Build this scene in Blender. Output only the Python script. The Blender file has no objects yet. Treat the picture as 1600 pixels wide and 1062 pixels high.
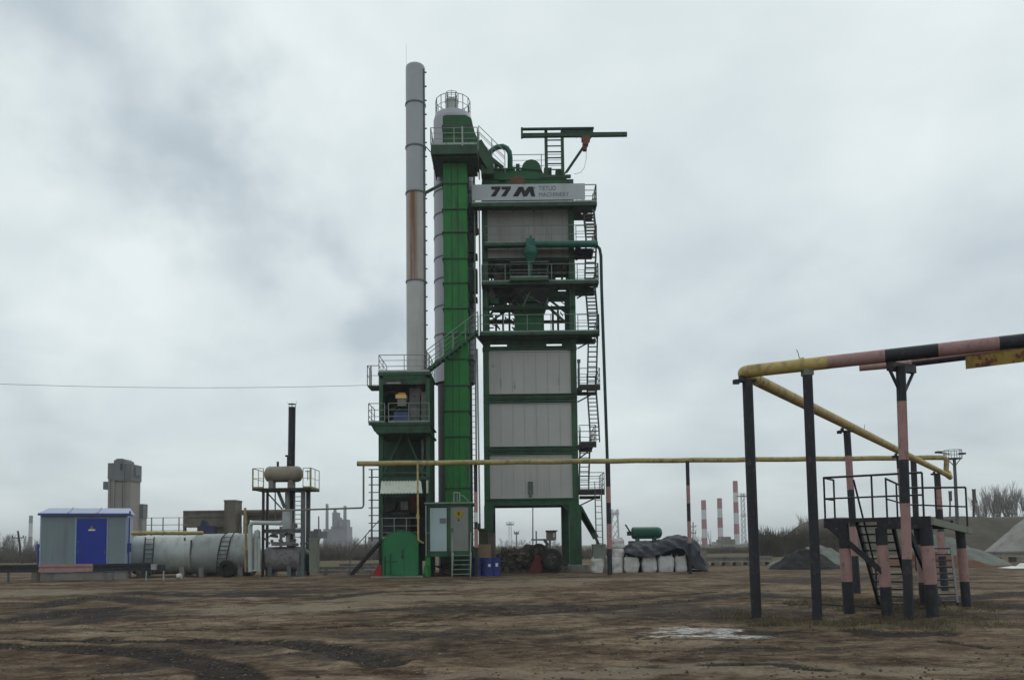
import bpy, math, random
from mathutils import Vector, Matrix, noise
random.seed(7)
sc = bpy.context.scene
COL = sc.collection
R = math.radians

# ---------------------------------------------------------------- camera
F = 1300.0; PITCH = 0.07; ROLL = -0.012; HC = 1.6
PY = 852 - F*math.tan(PITCH)
cam_d = bpy.data.cameras.new('camera'); cam = bpy.data.objects.new('camera', cam_d); COL.objects.link(cam)
CR = Matrix.Rotation(math.pi/2+PITCH, 3, 'X') @ Matrix.Rotation(ROLL, 3, 'Z')
cam.matrix_world = Matrix.Translation((0, 0, HC)) @ CR.to_4x4()
cam_d.sensor_width = 36; cam_d.lens = 36*F/1600
cam_d.shift_y = (PY-531)/1600
cam_d.clip_end = 6000; cam_d.clip_start = 0.1
sc.camera = cam

def ray(px, py):
    return CR @ Vector(((px-800)/F, (PY-py)/F, -1))
def P(px, py, Y):                       # a point at depth Y metres
    d = ray(px, py); t = Y/d.y
    return Vector((d.x*t, Y, HC+d.z*t))
def G(px, py, z=0.0):                   # a point on the ground
    d = ray(px, py); t = (z-HC)/d.z
    return Vector((d.x*t, d.y*t, z))

# ---------------------------------------------------------------- world and sun
sc.view_settings.view_transform = 'Standard'; sc.view_settings.look = 'None'
sc.view_settings.exposure = 0.09; sc.view_settings.gamma = 1.0
W = bpy.data.worlds.new('World'); sc.world = W; W.use_nodes = True
nt = W.node_tree; nt.nodes.clear()
def N(t, **k):
    n = nt.nodes.new(t)
    for a, b in k.items(): setattr(n, a, b)
    return n
def L(a, b): nt.links.new(a, b)
def math_n(op, a, b=None, c=None, clamp=False):
    n = N('ShaderNodeMath', operation=op, use_clamp=clamp)
    for i, v in enumerate((a, b, c)):
        if v is None: continue
        if isinstance(v, (int, float)): n.inputs[i].default_value = v
        else: L(v, n.inputs[i])
    return n.outputs[0]
SUN_EL, SUN_AZ = R(48), R(25)
out = N('ShaderNodeOutputWorld'); bg = N('ShaderNodeBackground'); bg.inputs[1].default_value = 0.1
L(bg.outputs[0], out.inputs[0])
sky = N('ShaderNodeTexSky', sky_type='NISHITA'); sky.sun_disc = False
sky.sun_elevation = SUN_EL; sky.sun_rotation = SUN_AZ
tc = N('ShaderNodeTexCoord'); sep = N('ShaderNodeSeparateXYZ'); L(tc.outputs['Generated'], sep.inputs[0])
den = math_n('ADD', math_n('MAXIMUM', sep.outputs[2], 0.0), 0.30)
comb = N('ShaderNodeCombineXYZ')
L(math_n('DIVIDE', sep.outputs[0], den), comb.inputs[0]); L(math_n('DIVIDE', sep.outputs[1], den), comb.inputs[1])
n1 = N('ShaderNodeTexNoise'); n1.inputs['Scale'].default_value = 2.6; n1.inputs['Detail'].default_value = 7
n1.inputs['Roughness'].default_value = 0.5; n1.inputs['Distortion'].default_value = 0.3; L(comb.outputs[0], n1.inputs['Vector'])
n3 = N('ShaderNodeTexNoise'); n3.inputs['Scale'].default_value = 7.0; n3.inputs['Detail'].default_value = 6; L(tc.outputs['Generated'], n3.inputs['Vector'])
warp = N('ShaderNodeVectorMath', operation='MULTIPLY_ADD'); L(n3.outputs['Color'], warp.inputs[0])
warp.inputs[1].default_value = (0.34, 0.34, 0.34); L(tc.outputs['Generated'], warp.inputs[2])
# darker and brighter cloud masses, each at its own place in the sky
BLOBS = [(120, 20, 200, -.36), (40, 70, 170, -.18), (255, 190, 160, -.24), (340, 250, 150, -.24), (100, 320, 140, -.20), (390, 340, 150, -.18), (460, 410, 140, -.2), (560, 450, 140, -.28), (150, 130, 120, .12), (60, 200, 120, .12), (450, 60, 160, .10), (150, 450, 180, .12), (500, 230, 120, -.08), (850, 60, 200, -.06),
         (600, 540, 150, -.2), (60, 620, 200, -.22), (420, 640, 200, -.08), (1010, 230, 260, -.07), (1300, 640, 420, -.20), (1560, 560, 340, -.18), (1100, 480, 300, -.08), (1250, 250, 400, -.05),
         (1400, 150, 320, .02), (650, 60, 260, .06), (230, 470, 240, .07), (20, 190, 130, .07), (430, 130, 130, .03), (800, 720, 500, -.08), (200, 720, 300, -.06)]
acc = None
for bx_, by_, br, amp in BLOBS:
    d0 = ray(bx_, by_).normalized()
    dot = N('ShaderNodeVectorMath', operation='DISTANCE')
    nrm = warp.outputs[0]
    L(nrm, dot.inputs[0]); dot.inputs[1].default_value = d0 + Vector((.17, .17, .17))
    mr = N('ShaderNodeMapRange', interpolation_type='SMOOTHSTEP'); L(dot.outputs['Value'], mr.inputs[0])
    mr.inputs[1].default_value = 0; mr.inputs[2].default_value = br/F*1.05; mr.inputs[3].default_value = amp; mr.inputs[4].default_value = 0
    acc = mr.outputs[0] if acc is None else math_n('ADD', acc, mr.outputs[0])
base = math_n('MULTIPLY_ADD', math_n('SUBTRACT', n1.outputs['Fac'], 0.5), 0.72, 0.745)
val = math_n('ADD', base, acc, clamp=True)
ramp = N('ShaderNodeValToRGB'); L(val, ramp.inputs[0])
e = ramp.color_ramp.elements
e[0].position = 0.30; e[0].color = (4.7, 5.4, 5.85, 1)
e[1].position = 0.92; e[1].color = (8.1, 8.8, 8.8, 1)
m = e.new(0.62); m.color = (6.5, 7.3, 7.5, 1)
mx = N('ShaderNodeMixRGB'); mx.inputs[0].default_value = 0.94
L(sky.outputs[0], mx.inputs[1]); L(ramp.outputs[0], mx.inputs[2]); L(mx.outputs[0], bg.inputs[0])
sl = bpy.data.lights.new('sun', 'SUN'); sl.energy = 0.6; sl.angle = R(20); sl.color = (1, .96, .9)
so = bpy.data.objects.new('sun', sl); COL.objects.link(so)
sd = Vector((math.sin(SUN_AZ)*math.cos(SUN_EL), math.cos(SUN_AZ)*math.cos(SUN_EL), math.sin(SUN_EL)))
so.rotation_euler = sd.to_track_quat('Z', 'Y').to_euler(); so.location = (0, 0, 60)

# ---------------------------------------------------------------- materials
def mat(name, col, var=.18, dirt=None, damt=.4, streak=1.0, scale=1.2, rough=.65, metal=0.0, bump=0.0, spec=.35):
    m = bpy.data.materials.new(name); m.use_nodes = True
    nt = m.node_tree; bs = nt.nodes['Principled BSDF']
    bs.inputs['Roughness'].default_value = rough; bs.inputs['Metallic'].default_value = metal
    bs.inputs['Specular IOR Level'].default_value = spec
    def nn(t): return nt.nodes.new(t)
    def ns(sc_, det, zs=1.0):
        mp = nn('ShaderNodeMapping'); mp.inputs['Scale'].default_value = (sc_, sc_, sc_*zs)
        nt.links.new(tcn.outputs['Object'], mp.inputs[0])
        no = nn('ShaderNodeTexNoise'); no.inputs['Scale'].default_value = 1; no.inputs['Detail'].default_value = det
        no.inputs['Roughness'].default_value = .62
        nt.links.new(mp.outputs[0], no.inputs['Vector']); return no
    tcn = nn('ShaderNodeTexCoord')
    a = ns(scale, 6)
    r = nn('ShaderNodeValToRGB'); nt.links.new(a.outputs['Fac'], r.inputs[0])
    c = Vector(col)
    r.color_ramp.elements[0].position = .3; r.color_ramp.elements[0].color = (*(c*(1-var)), 1)
    r.color_ramp.elements[1].position = .7; r.color_ramp.elements[1].color = (*(c*(1+var)), 1)
    last = r.outputs[0]
    if dirt is not None:
        b = ns(scale*2.6, 8, 1/streak)
        r2 = nn('ShaderNodeValToRGB'); nt.links.new(b.outputs['Fac'], r2.inputs[0])
        lo = .78-.5*damt
        r2.color_ramp.elements[0].position = max(0, lo-.05); r2.color_ramp.elements[0].color = (0, 0, 0, 1)
        r2.color_ramp.elements[1].position = min(1, lo+.16); r2.color_ramp.elements[1].color = (1, 1, 1, 1)
        mxn = nn('ShaderNodeMixRGB'); nt.links.new(r2.outputs[0], mxn.inputs[0])
        nt.links.new(last, mxn.inputs[1]); mxn.inputs[2].default_value = (*dirt, 1); last = mxn.outputs[0]
    nt.links.new(last, bs.inputs['Base Color'])
    if bump:
        f2 = ns(scale*14, 3)
        bn = nn('ShaderNodeBump'); bn.inputs['Strength'].default_value = bump; bn.inputs['Distance'].default_value = .03
        nt.links.new(f2.outputs['Fac'], bn.inputs['Height']); nt.links.new(bn.outputs[0], bs.inputs['Normal'])
    return m
RUST = (.10, .045, .02); GRIME = (.03, .028, .025)
M = {}
M['green'] = mat('green_paint', (.012, .168, .030), .16, (.022, .065, .028), .42, 9, 1.1, .6)
M['cover'] = mat('cover_green_paint', (.012, .095, .030), .22, (.04, .04, .025), .42, 2, 1.1, .65)
M['dgreen'] = mat('dark_green_paint', (.018, .075, .034), .3, (.02, .025, .02), .45, 4, .9, .55)
M['bgreen'] = mat('old_green_paint', (.016, .062, .031), .35, (.018, .022, .018), .5, 3, .9, .6)
M['hgreen'] = mat('hut_green_paint', (.016, .150, .055), .14, (.025, .075, .04), .35, 4, .9, .55)
M['tgreen'] = mat('teal_green_paint', (.008, .10, .065), .2, (.01, .04, .03), .4, 2, 1.2, .5)
M['clad'] = mat('grey_cladding', (.385, .378, .37), .06, (.32, .31, .295), .4, 10, .5, .55, .1)
M['seam'] = mat('cladding_seam', (.29, .285, .28), .1)
M['clad2'] = mat('dusty_cladding', (.30, .29, .282), .08, (.21, .20, .19), .5, 8, .6, .6)
M['silo'] = mat('silo_cladding', (.36, .37, .40), .08, (.26, .26, .27), .4, 14, .5, .5, .15)
M['stack_t'] = mat('stack_blue_grey', (.34, .355, .385), .08, (.27, .27, .285), .4, 12, .6, .5, .1)
M['stack_b'] = mat('stack_beige_grey', (.43, .43, .42), .1, (.34, .325, .30), .45, 12, .6, .55)
M['stack_r'] = mat('stack_rust', (.40, .385, .36), .10, (.19, .085, .04), .80, 14, 1.0, .75)
nt = M['stack_r'].node_tree; mx_ = [n for n in nt.nodes if n.type == 'MIX_RGB'][0]; src_ = mx_.inputs[0].links[0].from_socket; sxn = nt.nodes.new('ShaderNodeSeparateXYZ'); nt.links.new([n for n in nt.nodes if n.type == 'TEX_COORD'][0].outputs['Object'], sxn.inputs[0])
ab = math_n('ABSOLUTE', math_n('ADD', sxn.outputs[0], .12)); mr = N('ShaderNodeMapRange', interpolation_type='SMOOTHSTEP'); L(ab, mr.inputs[0]); mr.inputs[1].default_value = .0; mr.inputs[2].default_value = .42; mr.inputs[3].default_value = 1; mr.inputs[4].default_value = .06; L(math_n('MULTIPLY', src_, mr.outputs[0]), mx_.inputs[0])
M['black'] = mat('black_paint', (.012, .012, .016), .3, (.03, .03, .03), .3, 3, 1.5, .5)
M['dark'] = mat('dark_steel', (.020, .020, .020), .4, (.035, .028, .022), .4, 2, 1.5, .6)
M['galv'] = mat('galvanised_rail', (.30, .32, .31), .15, (.18, .18, .17), .4, 2, 2, .5, .3)
M['grail'] = mat('green_grey_rail', (.19, .235, .205), .2, (.10, .12, .10), .4, 2, 2, .55, .1)
M['gstair'] = mat('grey_stair_steel', (.10, .11, .11), .25, (.05, .05, .05), .4, 2, 2, .6, .2)
M['banner'] = mat('banner_grey', (.40, .43, .46), .06, (.30, .32, .33), .4, 5, .6, .5)
M['ink'] = mat('ink_black', (.008, .008, .01), .1)
M['inkgrey'] = mat('ink_grey', (.14, .15, .16), .1)
M['yellow'] = mat('yellow_pipe_paint', (.44, .33, .12), .18, (.16, .13, .075), .45, 1.5, 2.2, .6)
M['yolive'] = mat('olive_yellow_pipe_paint', (.34, .28, .11), .22, (.12, .10, .06), .45, 1.5, 2.2, .6)
M['pink'] = mat('faded_red_paint', (.33, .195, .185), .14, (.12, .085, .075), .40, 1.6, 3.2, .65, bump=.25)
M['pblack'] = mat('post_black_paint', (.018, .019, .025), .3, (.07, .06, .052), .36, 1.6, 3.0, .6, bump=.25)
M['rustyellow'] = mat('rusty_yellow_board', (.30, .20, .035), .18, (.10, .05, .025), .5, 1.5, 1.6, .7, bump=.2)
M['shed'] = mat('shed_grey_green', (.18, .225, .245), .07, (.14, .17, .185), .4, 10, .5, .5)
M['bluedoor'] = mat('blue_door', (.012, .030, .28), .1, (.012, .026, .19), .4, 4, .6, .4)
M['roofblue'] = mat('pale_blue_roof', (.30, .34, .48), .08, (.24, .27, .38), .4, 2, .8, .35, .1)
M['bluetrim'] = mat('blue_trim', (.05, .075, .25), .1)
M['shedside'] = mat('shed_side', (.26, .32, .44), .1)
M['concrete'] = mat('concrete', (.22, .21, .195), .2, (.13, .12, .105), .45, 3, 1, .85, bump=.2)
M['oldconc'] = mat('old_concrete_far', (.26, .24, .225), .15, (.24, .22, .205), .45, 6, .12, .9)
M['farmetal'] = mat('far_grey_sheet', (.13, .14, .15), .12, (.10, .10, .10), .4, 6, .15, .7)
M['bunker'] = mat('bunker_brown_concrete', (.14, .12, .098), .2, (.085, .075, .06), .5, 4, .3, .9)
M['tank_l'] = mat('tank_light_cladding', (.42, .45, .43), .1, (.28, .29, .27), .45, 3, .7, .45, .2)
M['tank_d'] = mat('tank_grey_cladding', (.27, .285, .28), .14, (.17, .17, .165), .45, 3, .7, .5, .2)
M['tank_b'] = mat('tank_brown_grey', (.21, .20, .17), .15, (.12, .09, .06), .5, 3, 1.2, .6)
M['beige'] = mat('tank_beige', (.24, .215, .17), .14, (.16, .12, .08), .45, 4, 1.2, .6)
M['pipegrey'] = mat('pipe_pale_grey', (.40, .43, .42), .1, (.25, .26, .25), .4, 3, 1, .5, .1)
M['cabinet'] = mat('cabinet_grey_green', (.17, .18, .15), .1, (.12, .12, .10), .4, 4, 1)
M['rubber'] = mat('tyre_rubber', (.014, .014, .014), .2, (.04, .035, .03), .4, 1, 2, .85)
M['white'] = mat('white_paint', (.62, .64, .62), .06, (.45, .46, .44), .4, 5, 1)
M['awning'] = mat('awning_sheet', (.55, .58, .50), .08, (.42, .43, .36), .45, 3, 1.2, .5)
M['cabin'] = mat('cabin_pale_blue', (.33, .42, .44), .08, (.24, .30, .32), .4, 5, .9)
M['cdoor'] = mat('cabin_door_grey', (.19, .20, .19), .1, (.15, .15, .14), .4, 5, .9)
M['signy'] = mat('sign_yellow', (.30, .22, .02), .15, (.12, .09, .02), .4, 1, 5)
M['orange'] = mat('orange_cover', (.50, .16, .03), .15)
M['oyellow'] = mat('yellow_cover', (.60, .42, .16), .1)
M['mblue'] = mat('motor_blue', (.05, .065, .15), .2)
M['mgrey'] = mat('machine_grey', (.16, .15, .15), .3, GRIME, .4, 1, 2)
M['red'] = mat('red_paint', (.25, .016, .024), .15, (.2, .015, .02), .35, 2, 2)
M['dred'] = mat('dim_red_paint', (.09, .012, .013), .25, (.05, .01, .01), .4, 2, 2)
M['barrel'] = mat('blue_barrel', (.018, .028, .16), .15, (.012, .02, .09), .4, 3, 2, .45)
M['card'] = mat('cardboard', (.25, .17, .105), .1, (.19, .12, .075), .4, 1, 2, .9)
M['ocolumn'] = mat('mossy_steel', (.05, .05, .022), .3, (.03, .03, .02), .4, 4, 2)
M['bag'] = mat('white_bulk_bag', (.55, .54, .53), .10, (.33, .31, .29), .4, 1.5, 2.2, .85, bump=.4)
M['tarp'] = mat('black_tarpaulin', (.020, .023, .032), .25, (.035, .04, .046), .3, 1, 1.5, .7, bump=.35)
M['scrap'] = mat('scrap_brown', (.055, .043, .036), .6, (.022, .019, .017), .5, 1, 4, .9)
M['scrapl'] = mat('scrap_pale', (.12, .10, .085), .5, (.05, .04, .035), .5, 1, 4, .9)
M['hoist'] = mat('rusty_hoist', (.14, .05, .03), .3, GRIME, .4, 1, 3)
M['cred'] = mat('chimney_red', (.27, .075, .085), .08)
M['cwhite'] = mat('chimney_white', (.50, .50, .51), .06, (.42, .42, .43), .4, 4, .1)
M['fargrey'] = mat('far_mast_grey', (.20, .215, .235), .1)
M['farblue'] = mat('far_block_grey', (.16, .165, .19), .12, (.12, .12, .14), .4, 5, .06)
M['wood'] = mat('weathered_pole', (.055, .045, .038), .3)
M['twig'] = mat('bare_twigs', (.24, .22, .205), .3)
M['bark'] = mat('bare_bark', (.13, .115, .10), .3)
M['bush'] = mat('dry_brush', (.10, .082, .068), .45, None, scale=.3)
M['drygrass'] = mat('dry_grass', (.095, .072, .038), .45, None, scale=2)
M['berm'] = mat('berm_earth', (.060, .051, .039), .3, (.10, .08, .06), .35, .3, .35, .95, bump=.4)
M['gravel'] = mat('grey_gravel', (.23, .22, .205), .2, (.16, .15, .14), .4, 1, .7, .95, bump=.5)
M['blackpile'] = mat('black_stone', (.020, .020, .021), .4, (.045, .04, .037), .35, 1, 2, .95, bump=.8)
M['greenpile'] = mat('green_grey_crushed_stone', (.135, .148, .13), .25, (.115, .115, .10), .4, 1, 1.2, .95, bump=.6)
M['brownpile'] = mat('red_brown_sand', (.095, .042, .022), .3, (.06, .035, .02), .4, 1, 1.2, .95, bump=.6)
M['stone'] = mat('pebble', (.12, .10, .085), .4)
M['downpipe'] = mat('dark_teal_pipe', (.010, .036, .028), .2)
M['truckblue'] = mat('dark_truck_blue', (.02, .022, .06), .2)
M['wire'] = mat('cable', (.05, .05, .055), .1)

# ---------------------------------------------------------------- mesh builder
ORG = {}
class MB:
    def __init__(s): s.v = []; s.f = []; s.m = []; s.s = []
    def add(s, vs, fs, mi=0, smooth=False):
        o = len(s.v); s.v += [tuple(v) for v in vs]
        for f in fs: s.f.append(tuple(o+i for i in f)); s.m.append(mi); s.s.append(smooth)
        return s
    def box(s, x0, x1, y0, y1, z0, z1, mi=0):
        v = [(x, y, z) for z in (z0, z1) for x, y in ((x0, y0), (x1, y0), (x1, y1), (x0, y1))]
        return s.add(v, [(3, 2, 1, 0), (4, 5, 6, 7), (0, 1, 5, 4), (1, 2, 6, 5), (2, 3, 7, 6), (3, 0, 4, 7)], mi)
    def frame(s, p, q):
        d = (Vector(q)-Vector(p)); l = d.length
        if l < 1e-6: d = Vector((0, 0, 1))
        d = d.normalized(); u = Vector((0, 0, 1)) if abs(d.z) < .95 else Vector((0, 1, 0))
        a = d.cross(u).normalized(); b = a.cross(d).normalized(); return d, a, b
    def bar(s, p, q, w, h=None, mi=0):
        h = h or w; p = Vector(p); q = Vector(q); d, a, b = s.frame(p, q)
        v = [c+a*sx*w/2+b*sy*h/2 for c in (p, q) for sx, sy in ((-1, -1), (1, -1), (1, 1), (-1, 1))]
        return s.add(v, [(3, 2, 1, 0), (4, 5, 6, 7), (0, 1, 5, 4), (1, 2, 6, 5), (2, 3, 7, 6), (3, 0, 4, 7)], mi)
    def tube(s, p, q, r, n=10, mi=0, r2=None, caps=True):
        r2 = r if r2 is None else r2; p = Vector(p); q = Vector(q); d, a, b = s.frame(p, q)
        v = [c+(a*math.cos(t)+b*math.sin(t))*rr for c, rr in ((p, r), (q, r2)) for t in [2*math.pi*i/n for i in range(n)]]
        s.add(v, [(i, (i+1) % n, n+(i+1) % n, n+i) for i in range(n)], mi, True)
        if caps: s.add(v[:n], [tuple(range(n))[::-1]], mi); s.add(v[n:], [tuple(range(n))], mi)
        return s
    def path(s, pts, r, n=10, mi=0):
        pts = [Vector(p) for p in pts]; rings = []
        ref = Vector((0.13, .2, 1)).normalized()
        for i, p in enumerate(pts):
            d = (pts[min(i+1, len(pts)-1)]-pts[max(i-1, 0)]).normalized()
            a = d.cross(ref); a = a.normalized() if a.length > .05 else d.cross(Vector((0, 1, 0))).normalized(); b = a.cross(d)
            rings.append([p+(a*math.cos(t)+b*math.sin(t))*r for t in [2*math.pi*k/n for k in range(n)]])
        v = [x for g in rings for x in g]; fs = []
        for i in range(len(pts)-1):
            for k in range(n): fs.append((i*n+k, i*n+(k+1) % n, (i+1)*n+(k+1) % n, (i+1)*n+k))
        s.add(v, fs, mi, True); s.add(rings[0], [tuple(range(n))[::-1]], mi); s.add(rings[-1], [tuple(range(n))], mi)
        return s
    def lathe(s, c, prof, axis='z', n=24, mi=0):      # prof: (t along axis, radius)
        c = Vector(c); ax = {'x': Vector((1, 0, 0)), 'y': Vector((0, 1, 0)), 'z': Vector((0, 0, 1))}[axis]
        a = {'x': Vector((0, 1, 0)), 'y': Vector((0, 0, 1)), 'z': Vector((1, 0, 0))}[axis]; b = ax.cross(a)
        for (t0, r0), (t1, r1) in zip(prof, prof[1:]):
            v = [c+ax*t+(a*math.cos(2*math.pi*k/n)+b*math.sin(2*math.pi*k/n))*max(r, 1e-4) for t, r in ((t0, r0), (t1, r1)) for k in range(n)]
            s.add(v, [(k, (k+1) % n, n+(k+1) % n, n+k) for k in range(n)], mi, True)
        return s
    def poly(s, pts, y0, y1, mi=0):                   # (x,z) outline extruded along y
        n = len(pts); v = [(x, y0, z) for x, z in pts]+[(x, y1, z) for x, z in pts]
        s.add(v, [tuple(range(n)), tuple(range(n, 2*n))[::-1]]+[(i, n+i, n+(i+1) % n, (i+1) % n) for i in range(n)], mi); return s
    def pb(s, x0, y0, x1, y1, Y, dep, mi=0):          # box whose front face spans the given picture rectangle at depth Y
        a, b, c, d = P(x0, y0, Y), P(x1, y0, Y), P(x0, y1, Y), P(x1, y1, Y)
        return s.box((a.x+c.x)/2, (b.x+d.x)/2, Y, Y+dep, (c.z+d.z)/2, (a.z+b.z)/2, mi)
    def xf(s, o, ang):
        c_, s_ = math.cos(ang), math.sin(ang); o = Vector(o); s.v = [(o.x+v[0]*c_-v[1]*s_, o.y+v[0]*s_+v[1]*c_, o.z+v[2]) for v in s.v]; return s
    def build(s, name, ms, parent=None, base=None, label=None, cat=None, group=None, kind=None):
        me = bpy.data.meshes.new(name)
        if parent is not None: o0 = ORG[parent.name]
        elif base is not None: o0 = Vector(base)
        else:
            xs = [v[0] for v in s.v]; ys = [v[1] for v in s.v]; zs = [v[2] for v in s.v]
            o0 = Vector(((min(xs)+max(xs))/2, (min(ys)+max(ys))/2, min(zs)))
        me.from_pydata([Vector(v)-o0 for v in s.v], [], s.f)
        if not isinstance(ms, (list, tuple)): ms = [ms]
        for m_ in ms: me.materials.append(M[m_] if isinstance(m_, str) else m_)
        me.polygons.foreach_set('material_index', s.m); me.polygons.foreach_set('use_smooth', s.s)
        me.update()
        o = bpy.data.objects.new(name, me); COL.objects.link(o)
        if parent is not None: o.parent = parent
        else: o.location = o0
        ORG[o.name] = o0
        tag(o, label, cat, group, kind); return o
def tag(o, label=None, cat=None, group=None, kind=None):
    if label: o['label'] = label
    if cat: o['category'] = cat
    if group: o['group'] = group
    if kind: o['kind'] = kind
    return o
def thing(name, label, cat, base, group=None):
    o = bpy.data.objects.new(name, None); COL.objects.link(o); o.location = base; o.empty_display_size = .2
    ORG[o.name] = Vector(base); return tag(o, label, cat, group)
def dup(o, loc, label=None, rz=0, sc_=None, group=None):
    c = o.copy(); COL.objects.link(c); c.location = loc; c.rotation_euler = (0, 0, rz)
    if sc_: c.scale = sc_
    if label: c['label'] = label
    if group: c['group'] = group
    for ch in o.children:
        d = ch.copy(); COL.objects.link(d); d.parent = c
        for g in ch.children:
            e_ = g.copy(); COL.objects.link(e_); e_.parent = d
    return c
def railing(mb, pts, h=1.1, mids=(.55,), gap=1.5, r=.024, kick=.12, mi=0):
    for a, b in zip(pts, pts[1:]):
        a = Vector(a); b = Vector(b); u = Vector((0, 0, 1))
        mb.tube(a+u*h, b+u*h, r, 6, mi)
        for k in mids: mb.tube(a+u*h*k, b+u*h*k, r*.75, 5, mi)
        if kick: mb.bar(a+u*kick/2, b+u*kick/2, .012, kick, mi)
        n = max(1, round((b-a).length/gap))
        for i in range(n+1):
            p = a.lerp(b, i/n); mb.tube(p, p+u*h, r, 6, mi)
    return mb
def stair(mb, a, b, w, n, sw=.05, sh=.2, td=.22, rail=0, mi=0, r=.022):   # a foot centre, b top centre, w half-width vector
    a = Vector(a); b = Vector(b); w = Vector(w)
    for s_ in (-1, 1):
        mb.bar(a+w*s_, b+w*s_, sw, sh, mi)
        if rail:
            u = Vector((0, 0, rail)); mb.tube(a+w*s_+u, b+w*s_+u, r, 6, mi); mb.tube(a+w*s_+u*.5, b+w*s_+u*.5, r*.8, 5, mi)
            k = max(1, round((b-a).length/1.3))
            for i in range(k+1):
                p = (a+w*s_).lerp(b+w*s_, i/k); mb.tube(p, p+u, r, 6, mi)
    run = Vector((b.x-a.x, b.y-a.y, 0)); run = run.normalized() if run.length > .01 else Vector((0, 1, 0))
    for i in range(n):
        c = a.lerp(b, (i+.5)/n)
        mb.bar(c-w*.96, c+w*.96, td if abs(run.x) < .7 or True else td, .035, mi)
    return mb
# ================================================================ MIXING TOWER
YT = 51.0
def vx(px0, py0, px1, py1, Y): return (P(px0, py0, Y).x+P(px1, py1, Y).x)/2
TL = vx(750, 300, 759, 790, YT); TR = vx(894, 300, 907, 790, YT)           # outer faces of the columns
def Z(py, Y=YT, px=828): return P(px, py, Y).z
TB = YT+3.4
T = thing('mixing_tower', 'tall green-framed asphalt mixing tower with grey cladding panels and lettered banner near the top', 'asphalt plant tower', ((TL+TR)/2, YT+2.8, 0))
cw = .36
ztop = Z(314)
for x0 in (TL, TR-cw):
    for y0 in (YT, TB-cw):
        MB().box(x0, x0+cw, y0, y0+cw, Z(790) if False else 0.3, ztop).box(x0-.03, x0+cw+.03, y0-.03, y0+cw+.03, Z(545)-.1, Z(545)+.1).build('column', 'dgreen', T)
# support legs below the silo: wider plated legs with haunches
def leg(x0, x1, y0):
    m = MB(); m.box(x0, x1, y0-.06, y0+.5, 0.25, Z(789)); m.box(x0-.12, x1+.12, y0-.16, y0+.62, .25, .33)
    return m
xr0, xr1 = P(890, 850, YT).x, P(909, 850, YT).x
leg(xr0, xr1, YT).build('leg', 'dgreen', T); leg(TL-.02, TL+.5, YT).build('leg', 'dgreen', T)
leg(xr0-.3, xr1-.3, TB-.5).build('leg', 'bgreen', T); leg(TL+.1, TL+.6, TB-.5).build('leg', 'bgreen', T)
# haunch brackets
a = P(884, 787, YT); b = P(895, 812, YT)
MB().poly([(P(878, 790, YT).x, Z(789)), (P(893, 790, YT).x, Z(789)), (P(893, 806, YT).x, Z(806)), (P(889, 800, YT).x, Z(800))], YT+.02, YT+.42).build('bracket', 'bgreen', T)
MB().poly([(P(768, 790, YT).x, Z(789)), (P(773, 790, YT).x, Z(789)), (P(770, 815, YT).x, Z(815)), (P(766, 830, YT).x, Z(830)), (P(762, 830, YT).x, Z(830)), (P(762, 790, YT).x, Z(789))], YT+.02, YT+.42).build('bracket', 'bgreen', T)
m = MB(); p = P(905, 792, YT+.2); q = P(931, 840, YT+.2); m.bar(p, q, .3, .36); m.bar(P(900, 790, YT+.2), P(926, 832, YT+.2), .3, .3)
m.bar(q, P(936, 852, YT+.2), .16, .16); m.build('diagonal_brace', 'dgreen', T)
MB().box(P(886, 880, YT).x, P(919, 880, YT).x, YT-.6, YT+1.2, 0, .4).build('footing', 'concrete', T)
MB().box(TL-.4, TL+.9, YT-.5, YT+1.1, 0, .3).build('footing', 'concrete', T)
# horizontal beams (double flange look)
def beam(z0, z1, mat_='dgreen', ov=.0):
    m = MB(); h = z1-z0; t = .05
    for y0, y1 in ((YT-.05, YT+.2), (TB-.2, TB+.05)):
        m.box(TL-ov, TR+ov, y0+.09, y0+.13, z0, z1)
        m.box(TL-ov, TR+ov, y0-.02, y1, z1-t, z1); m.box(TL-ov, TR+ov, y0-.02, y1, z0, z0+t)
        k = 8
        for i in range(1, k): x = TL+(TR-TL)*i/k; m.box(x-.01, x+.01, y0, y0+.09, z0+t, z1-t)
    for x in (TL+.02, TR-.22): m.box(x, x+.2, YT+.2, TB-.2, z0, z1)
    return m.build('beam', mat_, T)
beam(Z(789), Z(779)); beam(Z(709), Z(703)); beam(Z(702), Z(697)); beam(Z(628), Z(622)); beam(Z(621), Z(615)); beam(Z(547), Z(541))
beam(Z(407), Z(403), 'bgreen'); beam(Z(322), Z(313), 'bgreen'); beam(Z(447), Z(441), 'bgreen'); beam(Z(483), Z(479), 'bgreen')
# cladding panels
def panel(py0, py1, mt, px0=761, px1=897, seams=7, sheets=None):
    z1, z0 = Z(py0), Z(py1); x0, x1 = TL+cw-.02, TR-cw+.02
    m = MB(); m.box(x0, x1, YT+.10, TB-.1, z0, z1)
    for i in range(1, seams):
        x = x0+(x1-x0)*i/seams; m.box(x-.012, x+.012, YT+.086, YT+.1, z0+.02, z1-.02, 1)
    if sheets:
        for k in sheets: z = z0+(z1-z0)*k; m.box(x0, x1, YT+.08, YT+.1, z-.015, z+.015, 1)
    m.box(x0, x1, YT+.05, YT+.1, z0, z0+.05); m.box(x0, x1, YT+.05, YT+.1, z1-.05, z1)
    # side walls
    for xs, s in ((TL+.05, -1), (TR-.05, 1)): m.box(min(xs, xs-s*.06), max(xs, xs-s*.06), YT+cw, TB-cw, z0, z1)
    return m.build('cladding_panel', [mt, 'seam'], T)
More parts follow.
